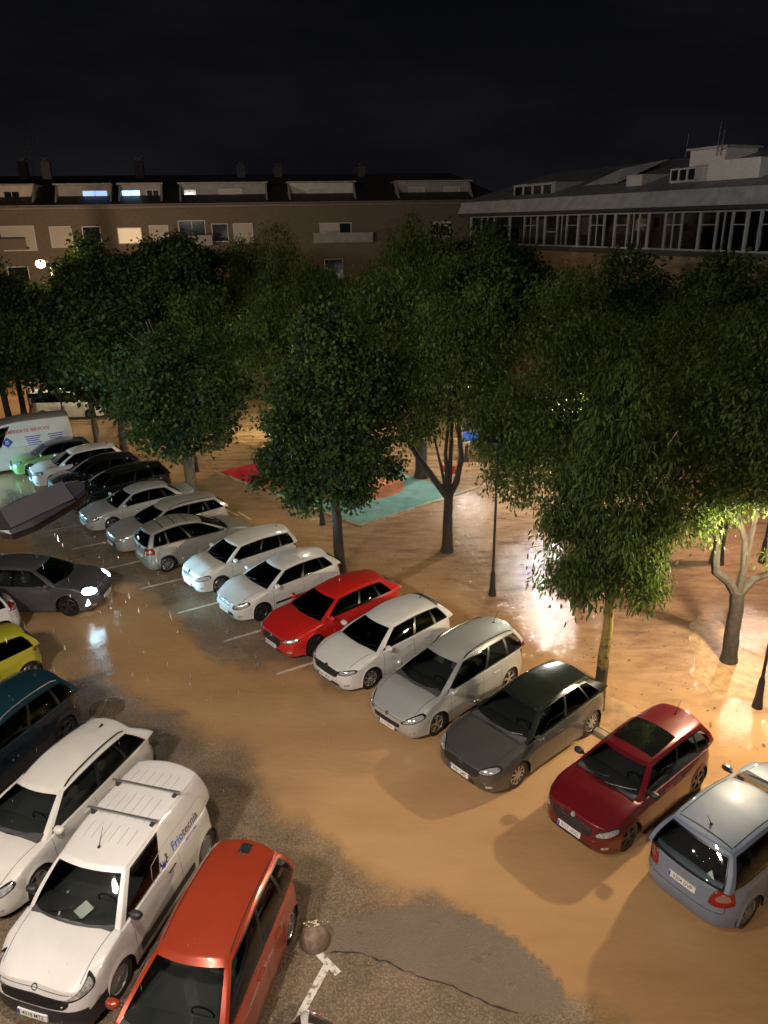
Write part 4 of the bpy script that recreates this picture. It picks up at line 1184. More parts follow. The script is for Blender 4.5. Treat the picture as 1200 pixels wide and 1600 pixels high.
def tree(x, y, label, trunk, blobs, n, size, shape, mats, seed, per=18, spread=.3, droop=.5, bark=None, limbs=True, group=None, wts=None, fork=None, name='tree', nb=5):
    """trunk: list of (dx, dy, z, radius); blobs relative to the base"""
    t = empty(name, (x, y, 0), 0, label, 'tree', group)
    mb = MB(); rs = random.Random(seed)
    # root flare, knots
    prof = []
    for i, (dx, dy, z, r) in enumerate(trunk): prof.append(((dx, dy, z), r))
    pts = [Vector(p) for p, _ in prof]; rad = [r for _, r in prof]
    P2, R2 = [], []
    for i in range(len(pts) - 1):
        for k in range(4):
            f = k / 4; P2.append(pts[i].lerp(pts[i + 1], f) + Vector((rs.uniform(-.012, .012), rs.uniform(-.012, .012), 0))); R2.append(lerp(rad[i], rad[i + 1], f) * rs.uniform(.95, 1.06))
    P2.append(pts[-1]); R2.append(rad[-1]); R2[0] *= 1.25
    mb.tube(P2, R2, n=10)
    top = pts[-1]; rt_ = rad[-1]
    mb.build('trunk', bark or BARK, t, True)
    if fork:
        for br in fork:
            q = MB(); q.tube([Vector(p[:3]) for p in br], [p[3] for p in br], n=8); q.build('limb', bark or BARK, t, True)
    if limbs:
        bl = sorted(blobs, key=lambda b: -b[3])[:nb]
        for b in bl:
            c = Vector(b[:3]); s0 = top - Vector((0, 0, rs.uniform(0, .25)))
            m1 = s0.lerp(c, .35) + Vector((rs.uniform(-.15, .15), rs.uniform(-.15, .15), .15)); m2 = s0.lerp(c, .7) + Vector((0, 0, .1))
            q = MB(); q.tube([s0, m1, m2, c], [rt_ * .6, rt_ * .42, rt_ * .28, rt_ * .12], n=6)
            for k in range(5):
                a = m1.lerp(c, rs.random()); e = c + Vector((rs.gauss(0, 1), rs.gauss(0, 1), rs.gauss(0, .8))) * b[3] * .55
                q.tube([a, a.lerp(e, .5) + Vector((0, 0, .1)), e], [rt_ * .16, rt_ * .11, .012], n=4)
            q.build('limb', bark or BARK, t, True)
    foliage('crown', blobs, n, per, size, shape, mats, t, seed, spread, droop, wts)
    return t
def blobset(rx, z0, z1, n, seed, r=(.3, .5), cx=0, cy=0, ry=None):
    rs = random.Random(seed); out_ = []; zc_ = (z0 + z1) / 2; hz = (z1 - z0) / 2; ry = ry or rx
    for i in range(n):
        while True:
            a, b, c = rs.uniform(-1, 1), rs.uniform(-1, 1), rs.uniform(-1, 1)
            if a * a + b * b + c * c < 1: break
        rr = rs.uniform(*r)
        out_.append((cx + a * rx * (1 - rr * .75), cy + b * ry * (1 - rr * .75), zc_ + c * hz * (1 - rr * .7), rr * rx, rr * min(hz, rx) * .95))
    return out_
MB_ = [G_DARK, G_MID, G_BLU]; MY = [G_DARK, G_MID, G_LITE]; MW = [G_MID, G_LITE, G_YEL]; MD = [G_DARK, G_DARK, G_MID]
GF = 'trees along the pavement behind the parked cars'; GB = 'trees of the dark wood before the houses'
# pavement row, left to right
tree(-15.6, 40.1, 'slender pavement tree with pale trunk behind the white crossover car', [(0, 0, 0, .19), (-.05, 0, 2.2, .15), (-.1, 0, 3.4, .12)], blobset(3.9, 2.4, 8.6, 12, 1, (.35, .5)), 900, .26, 'broad', MB_, 11, spread=.42, bark=BARKG, group=GF)
tree(-8.6, 32.0, 'round bushy pavement tree with thick yellow brown trunk behind the silver saloon', [(0, 0, 0, .27), (.0, 0, 1.8, .22), (-.05, 0, 3.0, .18)], blobset(3.6, 2.1, 7.5, 18, 2, (.35, .5), cx=-.25), 1500, .145, 'broad', MB_, 12, per=26, spread=.21, bark=BARKG, group=GF)
tree(-1.55, 23.7, 'dense leafy tree on a straight dark trunk behind the bright red car', [(0, 0, 0, .20), (-.03, 0, 2.0, .165), (-.12, 0, 3.2, .14)],
     [(-.55, 0, 5.0, 1.7, 1.6), (.25, .2, 5.7, 1.45, 1.45), (-1.15, -.2, 4.1, 1.2, 1.05), (.40, -.3, 4.2, 1.15, 1.1), (-.5, -.6, 3.8, 1.1, .8), (-.3, .3, 7.2, 1.25, 1.3), (-.1, .3, 8.3, .9, .8), (-1.25, .1, 6.0, 1.15, 1.2), (1.05, 0, 4.9, .8, .8), (-1.95, -.1, 4.3, .6, .5), (.55, -.4, 3.25, .7, .45), (-1.15, -.4, 3.2, .65, .45), (-2.1, -.1, 3.6, .45, .4), (1.5, -.1, 3.9, .5, .35), (1.0, .3, 7.0, .8, .8)],
     1600, .12, 'broad', [G_DARK, G_MID, G_BLU], 13, per=26, spread=.17, bark=BARKD, group=GF, nb=7)
tree(5.17, 15.6, 'tall tree with long drooping leaves and a mottled yellow trunk behind the dark red car', [(0, 0, 0, .155), (.03, 0, 1.6, .135), (.06, 0, 2.6, .115), (.04, 0, 3.9, .10)],
     [(-0.13, 0, 4.8, 1.1, 0.9), (-0.89, 0, 4.7, 0.79, 0.8), (0.55, 0, 4.65, 0.79, 0.75), (-0.47, -0.3, 4.1, 0.88, 0.55), (0.42, -0.2, 3.95, 0.7, 0.5), (-0.17, 0, 5.8, 0.97, 0.9), (0.26, 0.1, 6.6, 0.7, 0.7), (-0.34, 0.1, 6.7, 0.62, 0.7), (-0.09, 0, 7.5, 0.57, 0.7), (-1.19, 0.1, 4.1, 0.48, 0.5), (0.81, -0.1, 3.6, 0.4, 0.35), (-1.23, 0, 5.4, 0.44, 0.45), (1.02, 0, 5.4, 0.44, 0.5), (0.04, 0, 8.2, 0.31, 0.35)],
     1000, .17, 'long', [G_MID, G_LITE, G_MID, G_DARK], 14, per=24, spread=.17, droop=.72, bark=BARKY, group=GF, nb=8)
# park trees
tree(2.3, 25.4, 'forked park tree with dark curved limbs beside the play surface', [(0, 0, 0, .20), (.0, 0, 1.2, .17), (.02, 0, 2.2, .16)],
     [(.0, 0, 6.4, 2.2, 1.5), (-1.8, .3, 6.2, 1.6, 1.3), (1.7, .2, 5.8, 1.5, 1.2), (.3, .6, 7.9, 1.8, 1.2), (-.9, -.2, 5.2, 1.0, .7), (1.9, -.2, 4.5, 1.0, .7), (2.6, 0, 5.0, 1.1, .9), (-2.4, .2, 7.1, 1.1, 1.0), (1.2, -.3, 4.0, .5, .4), (-1.4, -.3, 4.9, .8, .6), (2.6, -.6, 4.2, .8, .55), (1.8, -.2, 3.9, .6, .45), (1.4, -.9, 5.2, .9, .8), (1.6, -1.6, 5.0, .8, .6)],
     1900, .145, 'fine', MY, 21, per=26, spread=.22, droop=.55, bark=BARKD, limbs=True, nb=2,
     fork=[[(0, 0, 2.1, .14), (-.35, 0, 2.6, .12), (-.9, 0, 3.4, .11), (-1.35, .1, 4.1, .10), (-1.8, .2, 5.4, .06)], [(0, 0, 2.1, .13), (.3, 0, 2.7, .11), (.45, 0, 3.6, .10), (.35, .1, 4.6, .08), (.4, .1, 5.8, .05)], [(-.1, 0, 2.5, .06), (-.25, 0, 3.2, .05), (-.5, .1, 4.3, .035)]])
tree(9.3, 17.7, 'forked park tree with a stout grey trunk beside the silt bank at the right', [(0, 0, 0, .21), (-.02, 0, 1.3, .18), (-.05, 0, 2.15, .18)],
     [(.2, 0, 6.3, 1.9, 1.3), (-1.2, .3, 5.9, 1.4, 1.1), (1.5, .2, 5.8, 1.4, 1.2), (.3, .6, 7.7, 1.7, 1.2), (-1.6, 0, 4.7, .9, .7), (1.9, 0, 5.2, 1.0, .7), (.6, -.3, 5.0, .7, .5), (-.7, .3, 7.4, 1.2, 1.0), (-1.9, .2, 6.6, .8, .8), (.75, -.3, 3.35, .38, .22), (-.9, .2, 4.8, .8, .6)],
     1700, .15, 'fine', [G_DARK, G_MID, G_LITE], 22, per=26, spread=.22, droop=.6, bark=mat('grey brown bark', (.032, .026, .019), .8, noise=.4, nscale=9, bump=.8, bscale=22), nb=1,
     fork=[[(-.05, 0, 2.0, .13), (-.35, 0, 2.45, .12), (-.72, 0, 2.75, .12), (-.78, 0, 3.1, .12), (-.75, .05, 3.6, .09), (-1.1, .1, 4.6, .07), (-1.3, .1, 5.5, .04)], [(-.03, 0, 2.1, .11), (0, 0, 2.8, .10), (-.05, .1, 3.6, .08), (-.5, .1, 4.6, .08), (-.7, .1, 5.8, .05)], [(0, 0, 2.05, .11), (.3, 0, 2.5, .10), (.9, 0, 2.75, .08), (1.5, 0, 3.2, .07), (1.9, 0, 4.2, .05)]])
tree(6.1, 21.1, 'park tree with a short dark trunk seen below the drooping leaves of the pavement tree', [(0, 0, 0, .17), (0, 0, 1.6, .15), (.05, 0, 2.8, .13)],
     [(-.3, .2, 6.3, 1.9, 1.3), (1.3, .2, 6.0, 1.5, 1.2), (-1.8, .2, 5.8, 1.3, 1.1), (.2, .5, 7.8, 1.7, 1.1), (-.9, 0, 4.9, 1.1, .8), (1.5, .2, 4.9, 1.0, .8), (-2.1, 0, 4.6, .9, .7), (2.0, .5, 7.2, 1.2, 1.0), (-2.4, 0, 3.9, .7, .5)],
     1500, .15, 'fine', [G_DARK, G_MID, G_LITE], 23, per=26, spread=.24, droop=.6, bark=BARKD, nb=5)
tree(1.8, 34.1, 'broad tree with a short thick trunk beside the teal play surface', [(0, 0, 0, .30), (0, 0, 1.6, .26), (0, 0, 3.0, .24)], blobset(3.6, 3.6, 9.2, 10, 31, (.35, .5)), 850, .26, 'fine', MY, 24, per=18, spread=.42, droop=.6, bark=BARKD)
# wood behind: (x, y, crown radius, z0, z1, kind)
labs = {
 'willow': ('tall weeping tree, %s', [G_MID, G_LITE, G_DARK], 'long', .85),
 'round': ('rounded dark tree in the wood, %s', MD, 'broad', .5),
 'loose': ('loose feathery park tree, %s', MY, 'fine', .6),
}
spec = [
 (1.6, 45, 3.0, 4.5, 12.7, 'willow', 'tallest, before the right end of the long house'), (-6.6, 49, 3.3, 4.0, 11.3, 'willow', 'left of centre below the dormer roof'),
 (-2.9, 44, 2.6, 4.0, 9.9, 'willow', 'between the two tallest crowns'), (-16.5, 47, 3.2, 3.5, 11.0, 'round', 'just right of the bright street lamp'),
 (-11.2, 45, 3.1, 3.2, 10.0, 'round', 'behind the round pavement tree'), (-13.8, 38.8, 3.0, 2.8, 8.4, 'round', 'between the two left pavement trees'),
 (-21.5, 44.5, 3.3, 3.2, 9.4, 'round', 'at the left above the lettered van'), (-25.8, 46, 3.4, 3.4, 8.9, 'round', 'at the left edge under the street lamp'),
 (-20.0, 39.6, 2.6, 3.4, 8.2, 'loose', 'at the left edge above the lettered van roof'), (-5.2, 38.5, 2.7, 2.6, 8.6, 'loose', 'lit yellow from below, left of the dense leafy tree'),
 (-9.0, 39.5, 2.6, 3.0, 8.6, 'loose', 'behind the round pavement tree'), (4.6, 41, 3.1, 3.8, 10.6, 'loose', 'right of the tallest weeping tree'),
 (8.4, 46, 3.1, 3.6, 10.9, 'round', 'before the left end of the glazed gallery'), (12.8, 41, 3.2, 3.6, 10.2, 'round', 'below the middle of the glazed gallery'),
 (16.2, 37, 3.1, 3.4, 9.9, 'round', 'below the right part of the glazed gallery'), (19.0, 34, 3.2, 3.2, 9.4, 'loose', 'at the right edge below the gallery'),
 (8.0, 32.5, 3.2, 3.6, 9.8, 'loose', 'in the middle of the park right of the play surface'), (12.4, 30.5, 3.2, 3.6, 9.4, 'loose', 'behind the stout forked tree'),
 (11.6, 24.0, 2.6, 3.8, 9.4, 'loose', 'right behind the stout forked tree'), (16.2, 27.0, 3.2, 3.4, 9.0, 'loose', 'at the right edge above the lamp post'),
 (-1.2, 36.8, 2.6, 3.8, 9.6, 'loose', 'behind the dense leafy tree'), (13.4, 19.4, 2.6, 3.8, 8.6, 'loose', 'at the right edge, nearest to the lamp'),
 (5.0, 36.5, 2.7, 3.8, 9.8, 'round', 'behind the forked tree with curved limbs'),
 (-13.0, 51, 3.4, 4.2, 10.9, 'round', 'before the middle windows of the long house'), (-9.6, 52.5, 3.2, 4.2, 10.8, 'loose', 'before the balcony of the long house'),
 (-19.6, 52, 3.2, 4.0, 10.7, 'round', 'right beside the glaring street lamp'), (-30.5, 52, 3.4, 4.0, 9.9, 'round', 'at the left edge before the brick wall'), (5.6, 50, 3.2, 4.2, 11.6, 'round', 'before the right end of the long house'),
]
for i, (x, y, rx, z0, z1, kd, where) in enumerate(spec):
    lb, ms, shp, dr = labs[kd]
    near = y < 34
    tree(x, y, lb % where, [(0, 0, 0, .20), (.05, 0, z0 * .6, .17), (.0, 0, z0 + .6, .14)], blobset(rx, z0, z1, 11, 50 + i, (.32, .50)), 1400 if near else 1000, .15 if near else .20, shp, ms, 60 + i, per=20, spread=.24 if near else .30, droop=dr, bark=BARKD, group=GB, nb=4)
for x, y, h, lb in ((-22.6, 48.0, 5.6, 'thin bare looking trunk left of the pale van'), (-21.9, 49.2, 5.6, 'thin leaning trunk beside the pale van')):
    tree(x, y, lb, [(0, 0, 0, .14), (-.05, 0, 2.4, .12), (-.3, 0, h, .08)], blobset(1.8, 4.6, 8.2, 6, int(h * 10) + int(-x), (.35, .5)), 260, .28, 'round' if False else 'broad', MD, int(-x * 3), spread=.4, bark=BARKG, nb=2)
# ------------------------------------------------------------------ the cars
P_WHITE = paint('white paint', (.62, .62, .61))
P_WHITE2 = paint('warm white paint', (.60, .585, .545))
P_SILVER = paint('silver paint', (.46, .47, .46), .35, .3)
P_SILVER2 = paint('warm silver paint', (.42, .40, .37), .35, .3)
P_BEIGE = paint('beige grey paint', (.33, .32, .28), .35, .35)
P_GREY = paint('dark grey paint', (.085, .085, .08), .35, .3)
P_GREYB = paint('slate grey paint', (.10, .10, .11), .35, .3)
P_BLACK = paint('black paint', (.008, .008, .009), .2, .25)
P_TEAL = paint('dark teal paint', (.010, .044, .062), .3, .3)
P_RED = paint('bright red paint', (.50, .015, .012))
P_WINE = paint('wine red paint', (.13, .006, .012), .2, .3)
P_ORANGE = paint('copper red paint', (.33, .044, .018), .3, .28)
P_YELLOW = paint('yellow green paint', (.40, .37, .03))
P_GREEN = paint('light green paint', (.15, .30, .08))
P_BLUE = paint('grey blue paint', (.17, .22, .31), .05, .5)
GR = 'cars parked side by side in the row by the trees'
GL = 'cars parked side by side in the near left row'

# R0 blue-grey compact people carrier, nose away
c = make_car('parked_car', car_at(6.05, 9.50, R(35), 2.685, 1.81, 'RR'), R(35), 'blue grey people carrier seen from behind, at the right edge beside the dark red hatchback', GR,
    paint=P_BLUE, L=4.26, W=1.81, H=1.62, wb=2.685, fo=.84, zn=.80, zc=1.02, b0=1.0, b1=1.06, sl=1.0, rl=.12, rrx=.36, wr=.60, wrr=.585,
    win=((.05, .20), (.23, .52), (.55, .955)), interior=True, ant='rod', rails=None, rplate='0204 DVP', rplatez=.72, emblem='diamond', r=.325, rims='alloy', spokes=6,
    tl=((150, .62), (118, .66), (124, 1.05), (138, 1.06)), rearwin=(.08, .84), b=0, dr=.06)
mb = MB(); c['ribbon'](c['top'], [(c['xrr'] + .06, -.5), (c['xrr'] + .06, .5)], .02, .004, mb)
for sg in (1, -1): c['ribbon'](c['top'], [(c['xrr'] + .1, sg * .50), (c['xrf'] - .1, sg * .52)], .018, .003, mb)
mb.build('roof_channel', M_GAP, c['CP']['roof'])
h = c['rear'](-.42, 1.14)
if h: MB().add([h[0] + h[1] * .008 + Vector(q) for q in [(0, -.08, -.03), (0, .08, -.03), (.03, 0, .11)]], [(0, 1, 2)]).build('window_sticker', mat('pale sticker', (.35, .5, .5), .6), c['root'])

# R1 wine red hatchback with glass roof
c = make_car('parked_car', car_at(4.55, 11.22, R(-141.5), 2.46, 1.66), R(-141.5), 'dark red hatchback with a black glass roof beside the blue grey people carrier', GR,
    paint=P_WINE, L=3.99, W=1.66, H=1.50, wb=2.46, fo=.80, zn=.78, zc=.98, b0=.96, b1=1.02, sl=.66, rl=.12, rrx=.20, wr=.54, win=((.07, .24), (.27, .54), (.57, .955)),
    interior=True, ant='rod', plate='8027 HDD', mirror=M_BLACK, hl=((27, .56), (57, .62), (55, .76), (31, .68)), grille=(.38, .52, .68), platez=.44, rims='dark', intake=(.5, .24, .34))
o = c['patch'](c['top'], [(c['xrf'] - .12, -.47), (c['xrf'] - .12, .47), (c['xrf'] - .98, .46), (c['xrf'] - .98, -.46)], .006, 'glass_roof', M_ROOFGL, nu=8, nv=6, rnd=.08)

# R2 dark grey hatchback
c = make_car('parked_car', car_at(2.74, 12.98, R(-139.5), 2.66, 1.81), R(-139.5), 'dark grey hatchback with chrome window line, between the silver estate and the dark red car', GR,
    paint=P_GREY, L=4.37, W=1.81, H=1.47, wb=2.66, fo=.90, zn=.70, zc=.94, b0=.93, b1=1.05, sl=.86, rl=.12, rrx=.52, wr=.55, wrr=.50, kick=.10, win=((.12, .26), (.28, .55), (.58, .955)),
    interior=True, ant='none', plate='9041 LMZ', hl=((25, .60), (54, .68), (53, .77), (29, .70)), grille=(.42, .50, .64), emblem='bolt', rims='alloy', spokes=10, r=.325, roofm=paint('near black green roof paint', (.02, .026, .02), .3, .25), platez=.42)
for sg in (1, -1):
    mb = MB(); c['ribbon'](c['side'](sg), [(c['xr'] - .25, c['b0'] + .33), (c['xr'] + .25, 1.335), (c['xf'] - 1.45, 1.355), (c['xf'] - .95, 1.23)], .022, .006, mb)
    mb.build('chrome_strip', M_CHROME, c['root'])

# R3 silver estate with roof rails
c = make_car('parked_car', car_at(1.15, 14.80, R(-137.5), 2.71, 1.76), R(-137.5), 'silver estate car with silver roof rails and long windscreen', GR,
    paint=P_SILVER, L=4.42, W=1.76, H=1.54, wb=2.71, fo=.86, zn=.66, zc=.97, b0=.95, b1=1.04, xc=1.355 - .16, sl=1.02, rl=.10, rrx=.22, wr=.55, wrr=.53, win=((.06, .24), (.27, .50), (.53, .955)),
    interior=True, ant='rod', rails=M_CHROME, plate='6113 FKH', hl=((24, .54), (58, .66), (56, .78), (31, .66)), grille=(.36, .40, .49), intake=(.36, .24, .30), emblem='lion', spokes=5, sidetrim=True, platez=.33,
    tl=((150, .66), (118, .70), (124, 1.12), (138, 1.10)))

# R4 white hatchback
c = make_car('parked_car', car_at(-.43, 16.74, R(-139), 2.56, 1.78), R(-139), 'white hatchback with black roof spoiler, between the bright red car and the silver estate', GR,
    paint=P_WHITE, L=4.11, W=1.78, H=1.46, wb=2.56, fo=.84, zn=.72, zc=.95, b0=.93, b1=1.02, sl=.78, rl=.12, rrx=.34, wr=.55, wrr=.51, kick=.06, win=((.10, .25), (.28, .54), (.57, .955)),
    ant='rod', plate='2841 MDB', hl=((27, .60), (54, .66), (54, .74), (28, .70)), grille=(.40, .50, .66), spokes=8, intake=(.55, .24, .34), rims='alloy')
c['patch'](c['top'], [(c['xrr'] + .10, -.50), (c['xrr'] + .10, .50), (c['xrr'] - .04, .48), (c['xrr'] - .04, -.48)], .012, 'roof_spoiler', M_BLACK, nu=8, nv=2, rnd=.05)

# R5 bright red hatchback
c = make_car('parked_car', car_at(-2.02, 18.38, R(-140), 2.70, 1.82), R(-140), 'bright red hatchback, the only bright red car in the row', GR,
    paint=P_RED, L=4.38, W=1.82, H=1.46, wb=2.70, fo=.88, zn=.70, zc=.95, b0=.94, b1=1.05, sl=.84, rl=.14, rrx=.50, wr=.55, wrr=.49, kick=.12, win=((.14, .28), (.31, .55), (.58, .955)),
    ant='none', plate='5512 LXN', hl=((27, .58), (55, .65), (55, .73), (29, .68)), grille=(.36, .42, .64), intake=(.45, .22, .32), rims='dark', spokes=10, r=.33)

# R6 white three-door look hatch
c = make_car('parked_car', car_at(-3.80, 20.45, R(-141), 2.59, 1.73), R(-141), 'white hatchback with black grille and dark wheels, left of the bright red car', GR,
    paint=P_WHITE, L=4.06, W=1.73, H=1.45, wb=2.59, fo=.83, zn=.70, zc=.96, b0=.94, b1=1.04, sl=.82, rl=.14, rrx=.40, wr=.53, wrr=.48, kick=.12, win=((.12, .24), (.27, .54), (.57, .955)),
    ant='none', plate='7730 JWT', hl=((28, .54), (57, .64), (56, .76), (28, .66)), grille=(.30, .60, .68), intake=(.52, .28, .42), rims='dark', emblem='diamond', sidetrim='black', fog=True)

# R7 white hatch
c = make_car('parked_car', car_at(-5.42, 22.36, R(-142), 2.46, 1.64), R(-142), 'white upright hatchback with roof aerial, right of the beige grey car', GR,
    paint=P_WHITE2, L=3.99, W=1.64, H=1.50, wb=2.46, fo=.80, zn=.78, zc=.98, b0=.96, b1=1.02, sl=.66, rl=.12, rrx=.20, wr=.54, win=((.07, .24), (.27, .54), (.57, .955)),
    ant='rod', plate=None, hl=((27, .56), (57, .62), (55, .76), (31, .68)), grille=(.34, .60, .68), sidetrim='black', spokes=8, intake=(.45, .24, .32))

# R8 beige-grey people carrier, nose away
c = make_car('parked_car', car_at(-7.60, 24.05, R(37), 2.76, 1.75, 'RR'), R(37), 'beige grey rounded people carrier parked nose in, with black roof bars', GR,
    paint=P_BEIGE, L=4.28, W=1.75, H=1.64, wb=2.76, fo=.84, zn=.78, zc=1.04, b0=1.0, b1=1.04, sl=1.05, rl=.12, rrx=.26, wr=.55, wrr=.55, dr=.16, df=.14, win=((.06, .22), (.25, .51), (.54, .955)),
    ant='none', rplate='4390 CRB', rplatez=.62, tl=((155, .70), (120, .74), (124, .98), (150, .95)), spokes=9, emblem='ring', sidetrim=True)
for xx in (-.45, 0, .45):
    mb = MB(); c['ribbon'](c['top'], [(c['xrr'] + .85 + xx, -.5), (c['xrr'] + .85 + xx, .5)], .035, .02, mb); mb.build('roof_bar', M_BLACK, c['root'])

# R9 silver estate
c = make_car('parked_car', (-8.05 - .35, 27.28, 0), R(-143), 'warm silver estate car with dark lower grille left of the beige grey car', GR,
    paint=P_SILVER2, L=4.65, W=1.79, H=1.46, wb=2.70, fo=.93, zn=.70, zc=.93, b0=.92, b1=1.03, sl=.86, rl=.12, rrx=.42, wr=.54, wrr=.50, win=((.07, .24), (.27, .52), (.55, .955)),
    ant='none', rails=M_CHROME, plate='1186 LCV', hl=((26, .58), (56, .66), (54, .73), (30, .67)), grille=(.42, .26, .50), rims='dark', intake=(.3, .22, .24), fog=False)

# R10 silver saloon
c = make_car('parked_car', (-9.65 - .55, 29.35, 0), R(-144), 'silver saloon car with a boot, behind the falling rain under the lamp', GR,
    paint=P_SILVER, L=4.66, W=1.76, H=1.44, wb=2.67, fo=.93, zn=.68, zc=.92, b0=.91, b1=.98, dk=.98, sl=.80, rl=.72, rrx=.55, wr=.54, wrr=.50, win=((.10, .24), (.27, .52), (.55, .955)),
    ant='none', plate='8274 DGS', hl=((26, .54), (56, .62), (55, .72), (28, .64)), grille=(.26, .56, .64), intake=(.35, .28, .38), tl=((165, .70), (128, .73), (128, .86), (150, .85)))

# R11, R12 black cars
c = make_car('parked_car', (-11.4 - .3, 31.6, 0), R(-144), 'black estate car with tinted windows, left of the silver saloon', GR,
    paint=P_BLACK, L=4.5, W=1.82, H=1.52, wb=2.70, fo=.88, zn=.76, zc=1.0, b0=.98, b1=1.06, sl=.80, rl=.12, rrx=.30, wr=.56, win=((.07, .24), (.27, .52), (.55, .955)), ant='none', rims='dark', plate=None)
c = make_car('parked_car', (-13.3, 33.5, 0), R(-145), 'black hatchback beside the white sport utility car', GR,
    paint=P_BLACK, L=4.2, W=1.78, H=1.48, wb=2.60, fo=.84, sl=.82, rl=.12, rrx=.40, win=((.10, .24), (.27, .54), (.57, .955)), ant='none', rims='dark', plate=None)

# R13 white crossover
c = make_car('parked_car', car_at(-15.35, 33.45, R(-146), 2.65, 1.80), R(-146), 'white crossover car, its front lit bluish, next to the light green hatchback', GR,
    paint=P_WHITE, L=4.35, W=1.80, H=1.54, wb=2.65, fo=.86, zn=.78, zc=1.0, b0=.98, b1=1.08, sl=.84, rl=.12, rrx=.36, wr=.56, wrr=.52, kick=.1, win=((.09, .24), (.27, .54), (.57, .955)),
    ant='fin', rims='dark', hl=((28, .66), (57, .74), (56, .84), (30, .78)), grille=(.36, .46, .68), r=.33)
# R14 green hatch with dark roof
c = make_car('parked_car', car_at(-17.2, 35.25, R(-148), 2.45, 1.68), R(-148), 'light green hatchback with a dark roof, in front of the white van', GR,
    paint=P_GREEN, roofm=paint('dark green roof paint', (.05, .07, .055), .2, .3), L=3.9, W=1.68, H=1.48, wb=2.45, fo=.78, sl=.78, rl=.12, rrx=.34, win=((.10, .24), (.27, .54), (.57, .955)), ant='none', rims='alloy', spokes=8)

# R15 long white van with lettering
cv = make_car('lettered_van', (-18.75, 36.8, 0), R(-150), 'long white van with red lettering and a blue diamond logo', None, 'van',
    paint=P_WHITE, L=5.6, W=2.05, H=2.55, wb=3.4, fo=.95, zn=1.05, zc=1.32, b0=1.30, b1=1.32, sl=.85, rl=.06, rrx=.10, wr=.88, wrr=.88, win=((.80, .955),), doors=1, ant='none', rims='steel', r=.34,
    df=.16, dr=.04, rearwin=(.5, .501), hl=((30, .80), (55, .86), (54, 1.05), (32, .98)), grille=(.45, .66, .84), fog=False, platez=.5)
root = cv['root']
def side_text(c, txt, x, z, size, mm, sg=1, name='lettering', parent=None, off=.006, slant=0., sx=1.):
    tv, tf = text2d(txt, size, .012); V_ = []
    for q in tv:
        h = c['side'](sg)(x - sg * (q.x * sx + q.y * slant), z + q.y)
        if h is None: return
        V_.append(h[0] + h[1] * off)
    return MB().add(V_, tf).build(name, mm, parent or c['root'])
M_RLET = mat('red lettering', (.55, .03, .03), .5); M_BLET = mat('blue lettering', (.02, .05, .35), .5)
side_text(cv, 'EMPRESA DE SERVICIOS', -.85, 2.02, .24, M_RLET, sx=.80)
for k, (x0, n_) in enumerate(((-1.05, 5), (-2.1, 4))):
    for t in range(n_):
        mb = MB(); cv['ribbon'](cv['side'](1), [(x0 + .38 - .03 * t, 1.70 - .105 * t), (x0 - .34 + .04 * ((t * 7) % 3), 1.70 - .105 * t)], .045, .006, mb)
        mb.build('lettering', M_BLET, root)
h0 = cv['side'](1)(.35, 1.58)
def ring_pts(c, pts, x, z, sg=1, off=.006):
    return [(lambda h: h[0] + h[1] * off)(c['side'](sg)(x - sg * a, z + b)) for a, b in pts]
MB().add(ring_pts(cv, [(-.26, 0), (0, -.26), (.26, 0), (0, .26)], .15, 1.55), [(0, 1, 2, 3)]).build('diamond_logo', M_BLET, root)
MB().add(ring_pts(cv, [(-.10, -.07), (.10, -.07), (.10, -.03), (-.10, -.03)], .15, 1.55, off=.009) + ring_pts(cv, [(-.07, .02), (.07, .02), (.07, .09), (-.07, .09)], .15, 1.55, off=.009), [(0, 1, 2, 3), (4, 5, 6, 7)]).build('logo_mark', P_WHITE, root)

# far cars at the left edge
c = make_car('parked_car', (-21.3, 41.0, 0), R(20), 'dark red hatchback behind the lettered van, at the left edge', None, paint=P_WINE, ant='none', L=4.0, H=1.46)
c = make_car('parked_van', (-19.9, 47.6, 0), R(5), 'pale van parked beyond the lettered van under the trees', None, 'van', paint=P_WHITE2, L=4.6, W=1.85, H=1.9, wb=2.9, fo=.85,
    zn=.9, zc=1.15, b0=1.12, b1=1.15, sl=.7, rl=.08, rrx=.12, wr=.72, wrr=.72, win=((.05, .25), (.28, .55), (.6, .955)), ant='none', r=.33)

# ---- near left row
# white panel van
VW = paint('van white paint', (.58, .57, .56))
cv = make_car('panel_van', car_at(-4.28, 8.46, R(-106.3), 2.785, 1.86), R(-106.3), 'white panel van with roof bars and blue lettering beside the copper red car', None, 'van',
    paint=VW, bump=M_BLACK, bsplit=5, L=4.22, W=1.86, H=1.80, wb=2.785, fo=.88, zn=.86, zc=1.13, b0=1.10, b1=1.14, xc=1.39 - .22, sl=.66, rl=.07, rrx=.12, wr=.66, wrr=.66, win=((.64, .955),), doors=1,
    interior=True, cargo=True, rims='steel', r=.325, mirror=M_BLACK, ant='frontrod', rearwin=(.5, .501), hl=((24, .70), (56, .80), (55, .98), (46, .86)), grille=(.50, .60, .72), plate='4318 MTZ',
    bar=(.30, .62), platez=.42, df=.07, dr=.04, fog=False, intake=(.5, .24, .34), emblem='none_')
mb = MB()
for k in range(6):
    y = (k - 2.5) * .17
    for a, b in ((cv['xrr'] + .22, cv['xrr'] + .62), (cv['xrr'] + .85, cv['xrr'] + 1.45), (cv['xrr'] + 1.6, cv['xrr'] + 1.95)):
        cv['ribbon'](cv['top'], [(a, y), (b, y)], .012, .003, mb)
mb.build('roof_groove', mat('groove shade', (.30, .29, .28), .5), cv['CP']['roof'])
